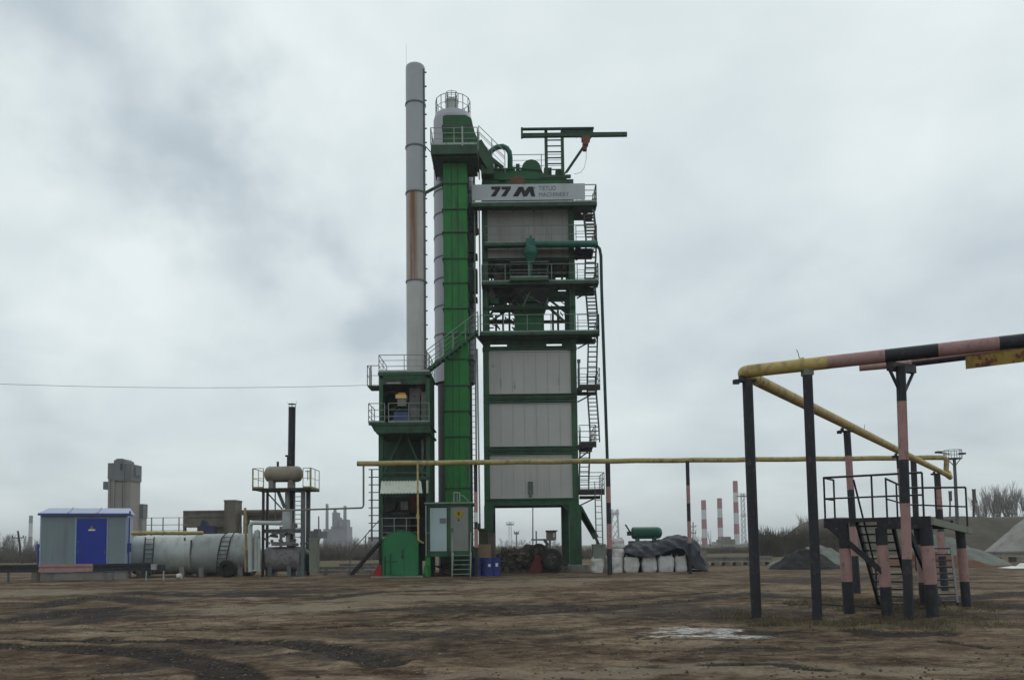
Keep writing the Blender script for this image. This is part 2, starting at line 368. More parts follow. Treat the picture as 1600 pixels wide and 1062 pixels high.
p1_ = panel(548, 615, 'clad'); panel(629, 697, 'clad'); p3_ = panel(710, 778, 'clad'); panel(323, 378, 'clad2', sheets=(.5,), seams=5); panel(382, 402, 'clad2', seams=4)
# small fittings on the lowest and the topmost silo panel
m = MB(); x = P(829, 763, YT).x; m.box(x-.15, x+.15, YT+.02, YT+.084, Z(772), Z(752)); m.box(x-.09, x+.09, YT-.03, YT+.02, Z(776), Z(770)); m.build('hatch', 'gstair', T)
m = MB()
for px, py in ((770, 570), (782, 593), (804, 603)): x = P(px, py, YT).x; m.box(x-.05, x+.05, YT+.05, YT+.084, Z(py+2), Z(py-2))
for px, py in ((783, 598), (804, 600), (873, 596)): x = P(px, py, YT).x; m.box(x-.02, x+.02, YT+.06, YT+.084, Z(py+6), Z(py-6))
m.build('inspection_plate', 'seam', T)
# ---- walkway decks with rails
def deck(px0, px1, py, out_, mt='bgreen', railpx=None, rm='grail', h=1.1, yb=None, th=.15, back=True, name='deck', mids=(.5,)):
    Yf = YT-out_; x0 = P(px0, py, Yf).x; x1 = P(px1, py, Yf).x; z = P((px0+px1)/2, py, Yf).z; yb = YT if yb is None else yb
    m = MB(); m.box(x0, x1, Yf, yb, z-.05, z); m.box(x0, x1, Yf-.03, Yf, z-th, z+.03)
    m.box(x0-.03, x0, Yf-.03, yb, z-th, z); m.box(x1, x1+.03, Yf-.03, yb, z-th, z)
    k = max(2, int((x1-x0)/1.2))
    for i in range(k+1):
        x = x0+.05+(x1-x0-.1)*i/k; m.box(x-.03, x+.03, Yf, yb, z-th+.03, z-.05)
    d = m.build(name, mt, T)
    r = MB(); pts = [(x0, yb, z), (x0, Yf, z), (x1, Yf, z), (x1, yb, z)]
    if railpx: pts = [(P(a_, py, Yf).x, Yf, z) for a_ in railpx]
    railing(r, pts, h, mids); r.build('railing', rm, T)
    return x0, x1, z
deck(750, 935, 519, 1.0); deck(753, 935, 440, 1.0); deck(757, 932, 379.5, .75)
deck(797, 857, 434, 1.25, mt='dgreen', h=1.0)
# deep dark soffit under the mixer deck
MB().box(TL-.15, TR+.1, YT-.7, YT+.3, Z(531), Z(523)).build('soffit', 'bgreen', T)
m = MB()
for a_, b_ in ((761, 766), (792, 854), (878, 896)): m.box(P(a_, 538, YT).x, P(b_, 538, YT).x, YT+.1, YT+.16, Z(541), Z(531))
for a_, b_ in ((766, 792), (854, 878)): m.box(P(a_, 538, YT).x, P(b_, 538, YT).x, YT+.1, YT+.16, Z(537), Z(531))
m.poly([(P(743, 523, YT).x, Z(523)), (P(757, 523, YT).x, Z(523)), (P(757, 540, YT).x, Z(540))], YT, YT+.3)
m.build('soffit_plate', 'bgreen', T)
# ---- mixer floor (open storey between the 440 and 520 decks)
m = MB(); m.pb(804, 482, 850, 517, YT+.5, 2.6); m.pb(810, 474, 846, 482, YT+.7, 2)
for px in (805, 812, 833, 846): m.pb(px-1, 484, px+1, 517, YT+.42, .08)
m.pb(803, 491, 850, 494, YT+.4, .1); m.pb(803, 511, 850, 517, YT+.4, .1); m.build('mixer', 'cover', T)
m = MB()
for y0, y1, x0, x1 in ((447, 470, 792, 862), (470, 482, 806, 848)):
    a, b = P(x0, y0, YT+1), P(x1, y0, YT+1); c, d = P(x0+8, y1, YT+1), P(x1-8, y1, YT+1)
    m.poly([(c.x, c.z), (d.x, d.z), (b.x, b.z), (a.x, a.z)], YT+1, YT+4)
m.build('weigh_hopper', 'dark', T)
m = MB(); m.pb(790, 404, 868, 447, YT+1.4, 2.8); m.pb(826, 404, 832, 441, YT+.6, .3); m.pb(800, 418, 850, 432, YT+1.1, .4)
for i in range(6): m.pb(797+i*11, 418, 801+i*11, 433, YT+.7, .5)
m.build('aggregate_bin', 'dark', T)
m = MB()
for px, py, r in ((783, 418, .35), (786, 455, .62), (779, 440, .32), (796, 462, .30)):
    c = P(px, py, YT+.9); m.lathe(c, [(-.7, 0), (-.7, r), (.7, r), (.7, 0)], 'y', 16)
m.pb(776, 404, 788, 438, YT+1.0, .7); m.pb(780, 432, 792, 474, YT+.9, .8); m.pb(772, 476, 800, 483, YT+.6, .8)
m.build('drive_motor', 'dark', T)
c = P(770, 462, YT+.7); MB().lathe(c, [(-.4, 0), (-.4, .28), (.4, .28), (.4, 0)], 'y', 16).lathe(c, [(-.44, .0), (-.44, .15), (-.4, .15)], 'y', 12).build('fan_housing', 'mgrey', T)
m = MB()
for a_, b_, w_ in (((762, 505), (800, 480), .1), ((764, 492), (790, 474), .09), ((848, 472), (884, 504), .14), ((858, 468), (892, 494), .12), ((762, 484), (812, 484), .1), ((800, 476), (822, 492), .09), ((860, 468), (892, 470), .1)):
    MB().bar(P(*a_, YT+.5), P(*b_, YT+.5), w_).build('cross_brace', 'bgreen', T)
m = MB(); m.path([P(836, 432, YT+.2), P(834, 446, YT+.15), P(827, 458, YT+.1), P(821, 470, YT+.15), P(817, 480, YT+.4)], .07, 8); m.build('hose', 'mgrey', T)
m = MB()
for px, y0, y1 in ((786, 484, 517), (775, 492, 517), (796, 482, 517), (864, 484, 517), (872, 484, 517), (884, 470, 517), (768, 404, 440), (795, 404, 440), (878, 404, 440)):
    m.pb(px-1.6, y0, px+1.6, y1, YT+1.6, .15)
m.pb(760, 424, 790, 426, YT+1.7, .1); m.pb(862, 421, 890, 423, YT+1.7, .1); m.pb(755, 447, 892, 452, YT+2.5, .3); m.pb(846, 455, 892, 466, YT+3, .2); m.pb(755, 447, 782, 476, YT+3.4, .2)
m.pb(760, 499, 800, 500.5, YT+2, .1)
m.build('inner_framing', 'bgreen', T)
m = MB()
random.seed(4)
for i in range(34):
    px = random.uniform(760, 805); py = random.uniform(478, 512); m.bar(P(px, py, YT+1.2), P(px+random.uniform(-10, 10), py+random.uniform(-8, 8), YT+1.3), .07)
for i in range(16):
    px = random.uniform(850, 890); py = random.uniform(450, 515); m.bar(P(px, py, YT+1.2), P(px+random.uniform(-8, 8), py+random.uniform(-8, 8), YT+1.3), .05)
for i in range(30):
    px = random.uniform(762, 880); py = random.uniform(406, 436); m.bar(P(px, py, YT+1.2), P(px+random.uniform(-8, 8), py+random.uniform(-8, 8), YT+1.3), .06)
m.build('pipework', 'dark', T)
m = MB()
for i in range(26):
    px = random.uniform(762, 802); py = random.choice((random.uniform(446, 515), random.uniform(406, 434))); q = P(px, py, YT+.35); MB().tube(q, P(px+random.choice((-9, 9, 1)), py+random.choice((-1, 0, 7)), YT+.4), random.uniform(.03, .07), 6).build('pipe', 'cover', T)
for a_ in ((766, 466, 779, 474, YT+.3, .4), (858, 452, 872, 462, YT+.4, .5), (818, 462, 836, 470, YT+.3, .5)): MB().pb(*a_).build('valve_box', 'cover', T)
m = MB(); m.pb(862, 448, 890, 450, YT+.3, .1); m.pb(762, 441, 778, 452, YT+.3, .4); m.tube(P(800, 447, YT+.2), P(846, 474, YT+.4), .05, 6); m.build('air_line', 'mgrey', T)
# dust pipe and cyclone in teal green
m = MB(); z = P(880, 381, YT-1.1).z
m.tube((P(836, 381, YT-1.1).x, YT-1.1, z), (P(934, 383, YT-1.1).x, YT-1.1, z-.04), .17, 12); m.build('dust_duct', 'tgreen', T)
c = P(829, 390, YT-1.1)
m = MB(); m.pb(822, 372, 836, 388, YT-1.3, .55); m.lathe((c.x, YT-1.05, c.z), [(.16, .0), (.15, .36), (-.0, .44), (-.25, .43), (-.95, .10), (-1.25, .08)], 'z', 18); m.pb(827, 368, 831, 373, YT-1.1, .15)
m.tube(P(829, 414, YT-1.05), P(829, 432, YT-.9), .09, 8); m.build('cyclone', 'tgreen', T)
m = MB(); m.path([P(932, 383, YT-1), P(937, 389, YT-1), P(939, 400, YT-1), P(940, 450, YT-1), P(945, 600, YT-.9), P(949, 720, YT-.8), P(951, 800, YT-.7), P(952, 848, YT-.6)], .095, 10); m.build('downpipe', 'downpipe', T)
# left side service pipes and vertical conduit
m = MB(); m.tube(P(745.5, 545, YT-.6), P(750, 832, YT-.6), .05, 8); m.tube(P(741, 250, YT+.1), P(745, 790, YT+.1), .045, 8); m.tube(P(748.5, 320, YT-.4), P(751, 520, YT-.4), .05, 8); m.build('conduit', 'galv', T)
# ---- banner
yb_ = YT-1.0
zb0 = P(826, 313, yb_).z; zb1 = P(826, 288, yb_).z; xb0 = P(737, 300, yb_).x; xb1 = P(914, 300, yb_).x
ban = MB().box(xb0, xb1, yb_-.04, yb_, zb0, zb1).build('banner', 'banner', T, label='grey lettered banner below the roof')
m = MB(); s_ = YT/F/4.83
def logo(pts, ox, oy):
    o = []
    for x, y in pts:
        q = P(720+(x)/4.83, 180+(y)/4.83, yb_-.05); o.append((q.x, q.z))
    return o
S7 = [(227, 540), (302, 538), (298, 556), (262, 612), (226, 613), (236, 598), (262, 562), (232, 561)]
m.poly(logo(S7, 0, 0)[::-1], yb_-.06, yb_-.043); m.poly(logo([(x+78, y) for x, y in S7], 0, 0)[::-1], yb_-.06, yb_-.043)
m.poly(logo([(393, 613), (436, 542), (470, 540), (484, 574), (508, 540), (545, 539), (562, 613), (532, 613), (521, 576), (498, 613), (470, 613), (458, 576), (432, 613)], 0, 0)[::-1], yb_-.06, yb_-.043)
m.build('logo', 'ink', ban)
def text(body, x, y, z, h, mt, parent, name='lettering', ext=.004, width=None):
    cu = bpy.data.curves.new('t', 'FONT'); cu.body = body; cu.size = h/.72; cu.extrude = ext; cu.resolution_u = 3
    o = bpy.data.objects.new('t', cu); COL.objects.link(o)
    me = o.evaluated_get(bpy.context.evaluated_depsgraph_get()).to_mesh()
    vs = [v.co.copy() for v in me.vertices]; fs = [tuple(p_.vertices) for p_ in me.polygons]
    k = width/max(v.x for v in vs) if width else 1
    m = MB(); m.add([(x+v.x*k, y-v.z, z+v.y) for v in vs], fs)
    o.to_mesh_clear(); bpy.data.objects.remove(o); bpy.data.curves.remove(cu)
    return m.build(name, mt, parent)
bpy.context.view_layer.update()
q0, q1 = P(841, 300, yb_), P(868, 300, yb_)
text('TIETUO', P(841.5, 297, yb_).x, yb_-.05, P(855, 298, yb_).z, .30, 'inkgrey', ban, width=P(868.5, 297, yb_).x-P(841.5, 297, yb_).x)
text('MACHINERY', P(841.5, 307, yb_).x, yb_-.05, P(865, 307.5, yb_).z, .28, 'inkgrey', ban, width=P(889, 307, yb_).x-P(841.5, 307, yb_).x)
text('\u00ae', P(833.5, 297, yb_).x, yb_-.05, P(836, 295.5, yb_).z, .12, 'inkgrey', ban)
# top deck behind the banner
deck(737, 932, 317, 1.0, railpx=None, rm='galv', th=.2, mids=(.35, .7))
# ---- screen cover on top
zc = Z(292)
def XZ(l, Y=YT): return [(P(x, y, Y).x, P(x, y, Y).z) for x, y in l]
m = MB(); m.poly(XZ([(751, 300), (753, 275), (760, 263), (800, 263), (848, 267), (886, 276), (890, 284), (896, 290), (896, 300)])[::-1], YT+.3, YT+3.0)
m.pb(757, 262.5, 805, 265, YT+.2, 2.8); m.pb(754, 278, 884, 280, YT+.24, .1); m.pb(779, 277, 791, 281, YT+.1, .3); m.build('screen_cover', 'cover', T)
m = MB(); m.pb(846, 273, 892, 277, YT+.2, .2); m.pb(850, 262, 862, 272, YT+1.5, .8); m.pb(868, 266, 880, 276, YT+1.2, .6); m.pb(806, 256, 812, 264, YT+.8, .5); m.tube(P(800, 262, YT+1), P(846, 266, YT+1), .06); m.tube(P(775, 263, YT+.8), P(775, 256, YT+.8), .12); m.pb(885, 280, 896, 287, YT+.2, .6); m.build('roof_equipment', 'bgreen', T)
MB().pb(797, 275, 819, 287, YT+.25, .05).build('rusty_plate', 'hoist', T, label='rust-stained plate on the green cover')
m = MB(); c = P(830, 268, YT+1.6); r = .62
m.poly([(c.x-.62-.4, c.z-.25)]+[(c.x+math.cos(t)*r, c.z+math.sin(t)*r) for t in [math.pi*(1-i/12) for i in range(13)]]+[(c.x+.75, c.z-.25)], YT+1.2, YT+2.6)
m.build('belt_guard', 'cover', T)
# chute from the elevator head, elbow duct and brace
m = MB(); m.bar(P(741, 226, YT-.5), P(764, 262, YT), .75, .8); m.bar(P(762, 262, YT), P(762, 276, YT), .8, .8); m.build('chute', 'dgreen', T)
MB().bar(P(733, 262, YT-.5), P(749, 246, YT-.3), .22).bar(P(757, 240, YT), P(786, 263, YT+.3), .2).build('chute_brace', 'bgreen', T)
m = MB(); m.path([P(758, 247, YT), P(764, 240, YT), P(770, 234, YT), P(777, 230, YT), P(786, 229, YT), P(792, 232, YT), P(796, 238, YT), P(797, 246, YT), P(797, 264, YT+.3)], .17, 10); m.build('elbow_duct', 'tgreen', T)
m = MB()
A0, A1 = P(748, 222, YT-.9), P(789, 262, YT-.6)
railing(m, [A0, A1], 1.05, (.5,), 1.2, kick=0); railing(m, [A0+Vector((0, .8, 0)), A1+Vector((0, .8, 0))], 1.05, (.5,), 1.2, kick=0)
m.build('stair_railing', 'galv', T)
m = MB(); zz = Z(268, YT+2.6); railing(m, [(P(798, 266, YT+2.6).x, YT+2.6, zz), (P(846, 266, YT+2.6).x, YT+2.6, zz), (P(880, 266, YT+2.6).x, YT+2.6, zz)], 1.15, (.33, .66), 1.8, kick=0); m.build('roof_railing', 'galv', T)
# ---- hoist gantry
m = MB(); yg = YT+.8
for px in (853.5, 879): m.pb(px-2.4, 204, px+2.4, 274, yg, .2)
for i in range(7): y = 218+i*9.2; m.pb(855, y, 878, y+1.5, yg+.05, .06)
m.build('gantry_post', 'bgreen', T)
m = MB(); m.pb(814, 199, 928, 201.5, yg-.25, .2); m.pb(814, 207, 980, 213, yg-.1, .2); m.pb(814, 199, 817, 213, yg-.2, .35); m.pb(877, 200, 927, 211, yg+.15, .12); m.pb(814, 199, 928, 201.5, yg+.6, .15)
m.build('gantry_beam', 'bgreen', T)
m = MB(); a, b = P(883, 272, yg), P(917, 222, yg); sx = Vector((.13, 0, .09))
m.bar(a-sx, b-sx, .05); m.bar(a+sx, b+sx, .05); k = 13
for i in range(k):
    t0, t1 = i/k, (i+1)/k; m.bar(a.lerp(b, t0)-sx, a.lerp(b, t1)+sx, .035); m.bar(a.lerp(b, t0)+sx, a.lerp(b, t1)-sx, .035)
m.bar(P(917, 222, yg), P(926, 211, yg), .1); m.build('lattice_brace', 'bgreen', T)
m = MB(); m.pb(909, 212, 922, 219, yg-.15, .35); m.pb(911, 219, 917, 234, yg-.1, .28); m.lathe(P(915, 224, yg), [(-.25, 0), (-.25, .2), (.25, .2), (.25, 0)], 'y', 12); m.build('hoist', 'hoist', T)
m = MB(); m.path([P(916, 234, yg), P(916, 248, yg), P(913, 262, yg), P(907, 270, yg), P(897, 272, yg)], .015, 5); m.path([P(912, 219, yg), P(905, 214, yg), P(900, 216, yg)], .015, 5); m.build('hoist_chain', 'galv', T)
# ---- stair column on the right hand side
levels = [317, 379.5, 440, 519, 603, 692, 766]
xs0 = [916, 916, 917, 919, 919, 907, 0]
zs = [P(918, y, YT+.5).z for y in levels]
def X(px, py, Y): return P(px, py, Y).x
flights = [(315, 380, 913, 929), (380, 440, 915, 931), (440, 519, 917, 932), (519, 603, 919, 933), (603, 692, 920, 934), (692, 766, 906, 921)]
for i, (ya, yb2, xa, xc) in enumerate(flights):
    yl, yh = (YT+.2, YT+1.9) if i % 2 == 0 else (YT+1.9, YT+.2)
    ym = (ya+yb2)/2
    x0, x1 = X(xa, ym, YT+1), X(xc, ym, YT+1); zt = P(920, ya, YT+1).z; zb = P(920, yb2, YT+1).z
    a = Vector(((x0+x1)/2, yl, zb)); b = Vector(((x0+x1)/2, yh, zt))
    m = MB(); stair(m, a, b, ((x1-x0)/2, 0, 0), max(6, int((zt-zb)/.27)), rail=.9, sw=.06, sh=.2, td=.2); m.build('stair_flight', 'gstair', T)
def landing(px0, px1, py, rp0=None, h=1.1, both=True):
    x0, x1 = X(px0, py, YT), X(px1, py, YT); z = P(920, py, YT).z
    m = MB(); m.box(x0, x1, YT-.1, YT+.25, z-.1, z); m.box(x0, x1, YT+1.9, YT+2.7, z-.1, z); m.box(x0, x0+.35, YT+.25, YT+1.9, z-.1, z)
    m.box(x0, x1+.02, YT-.14, YT-.1, z-.28, z+.02); m.box(x0, x1-.2, YT+.4, YT+.5, z-.5, z-.3); m.bar((x0, YT+.5, z-.9), (x1-.2, YT+.5, z-.3), .08)
    m.build('landing', 'dark', T)
    m = MB(); railing(m, [(x0, YT-.1, z), (x1, YT-.1, z), (x1, YT+2.7, z), (x0, YT+2.7, z)], h, (.33, .66), 1.1, kick=.1); m.build('landing_railing', 'gstair', T)
for l_ in ((900, 931, 316), (900, 931, 380), (902, 934, 440), (903, 936, 519), (903, 937, 603), (905, 931, 692), (906, 944, 766)): landing(*l_)
m = MB(); x0, x1 = X(930, 800, YT-.1), X(940, 800, YT-.1); a = Vector(((x0+x1)/2, YT-.5, P(937, 843, YT-.5).z-.4)); b = Vector((X(934.5, 767, YT-.1), YT-.1, P(934, 767, YT).z))
stair(m, a, b, ((x1-x0)/2, 0, 0), 9, sw=.06, sh=.12, td=.14, rail=.6); m.build('access_ladder', 'gstair', T)
# side cylinders and motors hanging right of the frame at deck levels
for py in (331, 393, 452, 458): MB().tube(P(898, py, YT+.3), P(926 if py != 331 else 906, py, YT+.3), .14, 10).build('air_cylinder', 'dark', T)
m = MB()
m.pb(897, 325, 908, 338, YT+.3, .6); m.pb(898, 445, 922, 449, YT+.3, .5); m.pb(900, 524, 925, 534, YT+.4, .5); m.pb(900, 388, 924, 401, YT+.5, .3)
m.build('cylinder_bracket', 'dark', T)
m = MB(); m.pb(903, 561, 906, 603, YT-.1, .1); m.pb(902, 561, 907, 566, YT-.15, .2); m.build('junction_box', 'gstair', T)

# ================================================================ FILLER SILO
ys = 52.9; cx_ = X(709.5, 420, ys); rS = 1.28
FS = thing('filler_silo', 'tall grey clad cylindrical silo behind the green bucket elevator', 'silo', (cx_, ys, 0))
zt_ = P(709, 180, ys).z; zb_ = P(709, 600, ys).z
MB().lathe((cx_, ys, 0), [(zb_, rS), (zt_-.5, rS), (zt_-.15, rS*.93), (zt_, rS*.75), (zt_+.02, 0)], 'z', 40).build('shell', 'silo', FS)
MB().lathe((cx_, ys, 0), [(.0, rS*.86), (zb_-.02, rS*.86)], 'z', 32).build('lower_shell', 'dark', FS)
k = 0
for py in (253, 297, 333, 367, 401, 435, 478, 522, 561):
    z = P(685, py, ys-.9).z; MB().lathe((cx_, ys, 0), [(z-.04, rS), (z-.04, rS+.035), (z+.04, rS+.035), (z+.04, rS)], 'z', 40).build('band', 'farmetal', FS)
zt = P(709, 182, ys).z
m = MB(); ring = [(cx_+1.13*math.cos(t), ys+1.13*math.sin(t), zt-.1) for t in [2*math.pi*i/14 for i in range(15)]]
railing(m, ring, 1.1, (.5,), 1.5, kick=0); m.build('roof_railing', 'galv', FS)
MB().lathe((cx_-.05, ys-.3, zt-.2), [(0, .42), (.95, .42), (.95, .45), (1.1, .45), (1.1, 0)], 'z', 24).build('vent_filter', 'pipegrey', FS)
m = MB(); ring = [(cx_-.05+.42*math.cos(t), ys-.3+.42*math.sin(t), zt+.85) for t in [2*math.pi*i/8 for i in range(9)]]
railing(m, ring, .52, (.5,), .4, kick=0, r=.018); m.build('vent_cage', 'galv', FS)
m = MB()
for py0, py1 in ((318, 350), (352, 362), (396, 403), (420, 455), (464, 470)): m.pb(733, py0, 746, py1, ys-1.7, .6)
m.bar(P(734, 340, ys-1.6), P(747, 366, ys-1.6), .3); m.tube(P(738, 365, ys-1.5), P(738, 395, ys-1.5), .22, 10); m.build('side_fittings', 'dark', FS)
m = MB(); x = cx_+rS*.8
for y_ in (ys-1.3,):
    m.tube((x, y_, 1), (x, y_, zt_-2), .05, 8); m.tube((x+.35, y_, 1), (x+.35, y_, zt_-2), .035, 6)
z = 2
while z < zt_-2: m.tube((x, y_, z), (x+.35, y_, z), .018, 5); z += .35
m.build('ladder', 'gstair', FS)

# ================================================================ BUCKET ELEVATOR
YE = 49.3
xe0 = vx(693, 235, 693, 785, YE)+.02; xe1 = vx(730, 235, 732, 785, YE)
BE = thing('bucket_elevator', 'bright green bucket elevator casing rising in front of the grey silo', 'bucket elevator', ((xe0+xe1)/2, YE+.6, 0))
def ZE(py): return P(712, py, YE).z
m = MB(); w = xe1-xe0; m.box(xe0, xe1, YE, YE+1.3, .3, ZE(235))
for fx in (.36, .62): m.box(xe0+w*fx-.02, xe0+w*fx+.02, YE-.035, YE, 1.8, ZE(246), 1)
for fx in (.05, .95): m.box(xe0+w*fx-.03, xe0+w*fx+.03, YE-.02, YE, 1.8, ZE(246))
m.build('casing', ['green', 'dgreen'], BE)
for py in (250, 287, 327, 363, 404, 442, 482, 522, 561, 602, 642, 682, 722, 762):
    z = ZE(py); MB().box(xe0-.07, xe1+.07, YE-.07, YE+1.37, z-.035, z-.005).box(xe0-.07, xe1+.07, YE-.07, YE+1.37, z+.005, z+.035).build('flange', 'dgreen', BE)
m = MB(); l = XZ([(692, 236), (692, 183), (698, 181), (728, 181), (736, 186), (742, 208), (748, 222), (748, 236)], YE); m.poly(l[::-1], YE-.1, YE+1.5)
m.build('head', 'cover', BE)
m = MB(); m.pb(690, 195, 737, 197.5, YE-.2, 1.8); m.pb(693, 197.5, 695.5, 222, YE-.16, .06); m.pb(719, 197.5, 721.5, 222, YE-.16, .06); m.pb(695, 199, 719, 203, YE-.14, .04); m.pb(695, 208, 719, 210, YE-.14, .04); m.build('head_trim', 'dgreen', BE)
yh = YE-1.0; x0, x1 = X(673, 230, yh), X(746, 230, yh); z1 = P(709, 226, yh).z; z0 = P(709, 243, yh).z
m = MB(); m.box(x0, x1, yh, YE+2.6, z1-.06, z1); m.box(x0, x1, yh, yh+.06, z0+.1, z1-.06); m.box(x0+.1, x1-.1, yh+.3, YE+1.9, z0, z0+.18)
for x in (x0, x1-.06): m.box(x, x+.06, yh+.06, YE+2.6, z0+.1, z1-.06)
m.build('head_platform', 'bgreen', BE)
m = MB(); railing(m, [(x0, YE+2.6, z1), (x0, yh, z1), (x1, yh, z1), (x1, YE-.2, z1)], 1.05, (.35, .68), 1.3); m.tube((x0+1.9, yh, z1-.1), (x0+1.9, yh, z1+1.1), .05); m.build('railing', 'galv', BE)
m = MB(); m.box(xe0-.25, xe1+.2, YE-.15, YE+1.6, .05, 1.6); m.box(xe0-.3, xe1+.25, YE-.2, YE+1.65, 1.5, 1.6); m.build('boot', 'dgreen', BE)

# ================================================================ STACK AND BURNER / FILTER TOWER
YL = 47.2
def ZL(py, px=632): return P(px, py, YL).z
lx0, lx1 = vx(591.5, 580, 593, 880, YL), vx(671, 580, 672.5, 880, YL)
BT = thing('filter_tower', 'green steel tower with open machinery bay that carries the tall chimney', 'filter tower', ((lx0+lx1)/2, YL+1.6, 0))
D = 3.0
for x in (lx0, lx1-.22):
    for y in (YL, YL+D-.22): MB().box(x, x+.22, y, y+.22, .1, ZL(581)).build('column', 'dgreen', BT)
zt = ZL(581)
m = MB(); m.box(lx0-.05, lx1+.05, YL-.06, YL+D+.05, ZL(586), zt); m.box(lx0, lx1, YL, YL+D, ZL(591), ZL(586)); m.build('roof_deck', 'dgreen', BT)
m = MB(); m.box(lx0+.22, lx1-.22, YL+.02, YL+.1, ZL(600), ZL(591)); m.build('header_plate', 'bgreen', BT)
m = MB(); m.box(lx0+.02, lx0+.08, YL+.22, YL+D-.22, ZL(660), ZL(591)); m.box(lx0+.08, lx0+.9, YL+D-.4, YL+D-.35, ZL(660), ZL(591)); m.build('side_wall', 'dgreen', BT)
m = MB(); m.box(lx1-.09, lx1-.02, YL+.22, YL+D-.22, .8, ZL(591)); m.box(lx0+.9, lx1-.2, YL+D-.4, YL+D-.35, ZL(660), ZL(591)); m.build('back_wall', 'bgreen', BT)
m = MB(); m.box(X(604, 598, YL), X(626, 598, YL), YL-.01, YL+.02, ZL(599), ZL(597)); m.build('light_strip', 'seam', BT)
m = MB(); railing(m, [(lx0, YL+D, zt), (lx0, YL, zt), (lx1, YL, zt), (lx1, YL+D, zt), (lx0, YL+D, zt)], 1.0, (.68, .34), 1.4); m.build('roof_railing', 'galv', BT)
x0 = X(574, 600, YL); z = ZL(602, 580)
m = MB(); m.box(x0, lx0, YL, YL+1.4, z-.06, z); m.build('side_landing', 'dgreen', BT)
m = MB(); railing(m, [(lx0, YL, z), (x0, YL, z), (x0, YL+1.4, z)], 1.15, (.5,), .8, kick=0); m.tube((x0+.2, YL, z), (x0+.2, YL, z+1.15), .05, 6); m.build('side_railing', 'galv', BT)
yd = YL-1.0; x0, x1 = X(576, 660, yd), X(672, 660, yd); z = P(625, 660, yd).z; zl = P(625, 676, yd).z
m = MB(); m.box(x0, x1, yd, YL+D, z-.05, z); m.box(x0, x1, yd-.03, yd, z-.14, z+.02)
m.poly([(x0+.1, z-.05), (x0+.3, zl+.12), (x0+.45, zl), (x1, zl), (x1, z-.05)], yd+.02, yd+.10); m.box(x0+.4, x1, yd+.1, YL+D-.1, zl, zl+.1); m.build('middle_deck', 'bgreen', BT)
m = MB(); xm = X(601, 645, yd); railing(m, [(x0, YL+1, z), (x0, yd, z), (xm, yd, z)], 1.1, (.66, .33), 1.0); m.build('railing', 'grail', BT); m = MB(); railing(m, [(xm+.22, yd, z), (x1-.05, yd, z)], 1.1, (.66, .33), 1.3); m.build('railing', 'grail', BT)
# machinery inside the bay
m = MB(); m.pb(640, 606, 656, 660, YL+.8, 1.2); m.pb(658, 612, 668, 656, YL+.6, .5); m.lathe(P(612, 626, YL+1.6), [(-.3, .5), (-.3, .56), (.3, .56), (.3, .5)], 'y', 20); m.pb(600, 648, 669, 652, YL+.9, .2)
m.tube(P(656, 596, YL+1), P(656, 618, YL+1), .25); m.build('exhaust_fan', 'mgrey', BT)
m = MB(); m.pb(591.5, 676, 672, 874, YL+2.5, .1); m.build('lower_panel', 'bgreen', BT)
for a_, b_, w_ in (((630, 676), (598, 742), .1), ((634, 676), (659, 736), .1), ((598, 720), (668, 720), .1), ((592, 738), (668, 738), .12)): MB().bar(P(*a_, YL+.1), P(*b_, YL+.1), w_).build('cross_brace', 'dgreen', BT)
MB().tube(P(661, 686, YL+.3), P(661, 745, YL+.3), .1).build('standpipe', 'gstair', BT)
for a_ in ((591.5, 745, 672, 749, YL-.02, .12), (592, 868, 672, 876, YL-.05, .15), (592, 808, 672, 811, YL+2, .1)): MB().pb(*a_).build('beam', 'bgreen', BT)
# corrugated awning
m = MB(); n = 26; za, zb = ZL(751), ZL(770); xa0, xa1 = X(596, 751, YL), X(658, 751, YL); xb0_, xb1_ = X(594, 771, YL-.8), X(660, 771, YL-.8); zb = P(625, 770, YL-.8).z
v = []; fs = []
for i in range(n*2+1):
    t = i/(n*2); o = .03 if i % 4 in (1, 2) else -.03
    v += [(xa0+(xa1-xa0)*t, YL-.05+o*.5, za+o), (xb0_+(xb1_-xb0_)*t, YL-.8+o*.6, zb+o*.7)]
fs = [(2*i, 2*i+1, 2*i+3, 2*i+2) for i in range(n*2)]
m.add(v, fs); m.add([(x, y+.02, z-.02) for x, y, z in v], [f[::-1] for f in fs]); m.build('awning', 'awning', BT, label='pale corrugated sheet awning')
m = MB(); m.pb(666, 750, 669, 770, YL-.2, .1); m.build('lamp_tube', 'awning', BT)
# dim machinery under the awning
m = MB(); m.pb(597, 776, 668, 872, YL+2.3, .08); m.pb(600, 790, 618, 846, YL+1.4, .8); m.pb(618, 800, 642, 830, YL+1.2, .8); m.lathe(P(608, 788, YL+1.3), [(-.4, 0), (-.4, .45), (.4, .45), (.4, 0)], 'y', 18); m.tube(P(612, 804, YL+1), P(640, 803, YL+1), .2); m.build('burner', 'dark', BT)
m = MB(); m.pb(626, 783, 637, 796, YL+.9, .3); m.build('control_box', 'mgrey', BT)
m = MB(); m.pb(640, 774, 655, 800, YL+1.5, .3); m.build('red_cabinet', 'dred', BT)
m = MB(); zr = ZL(841); xra, xrb = X(597, 825, YL-.5), X(654, 825, YL-.5); railing(m, [(xra, YL-.5, zr), (xrb, YL-.5, zr)], 1.15, (.62, .3), .75); m.build('lower_railing', 'galv', BT)
m = MB(); m.box(xra, xrb, YL-.5, YL+.1, zr-.08, zr); m.build('burner_platform', 'gstair', BT)
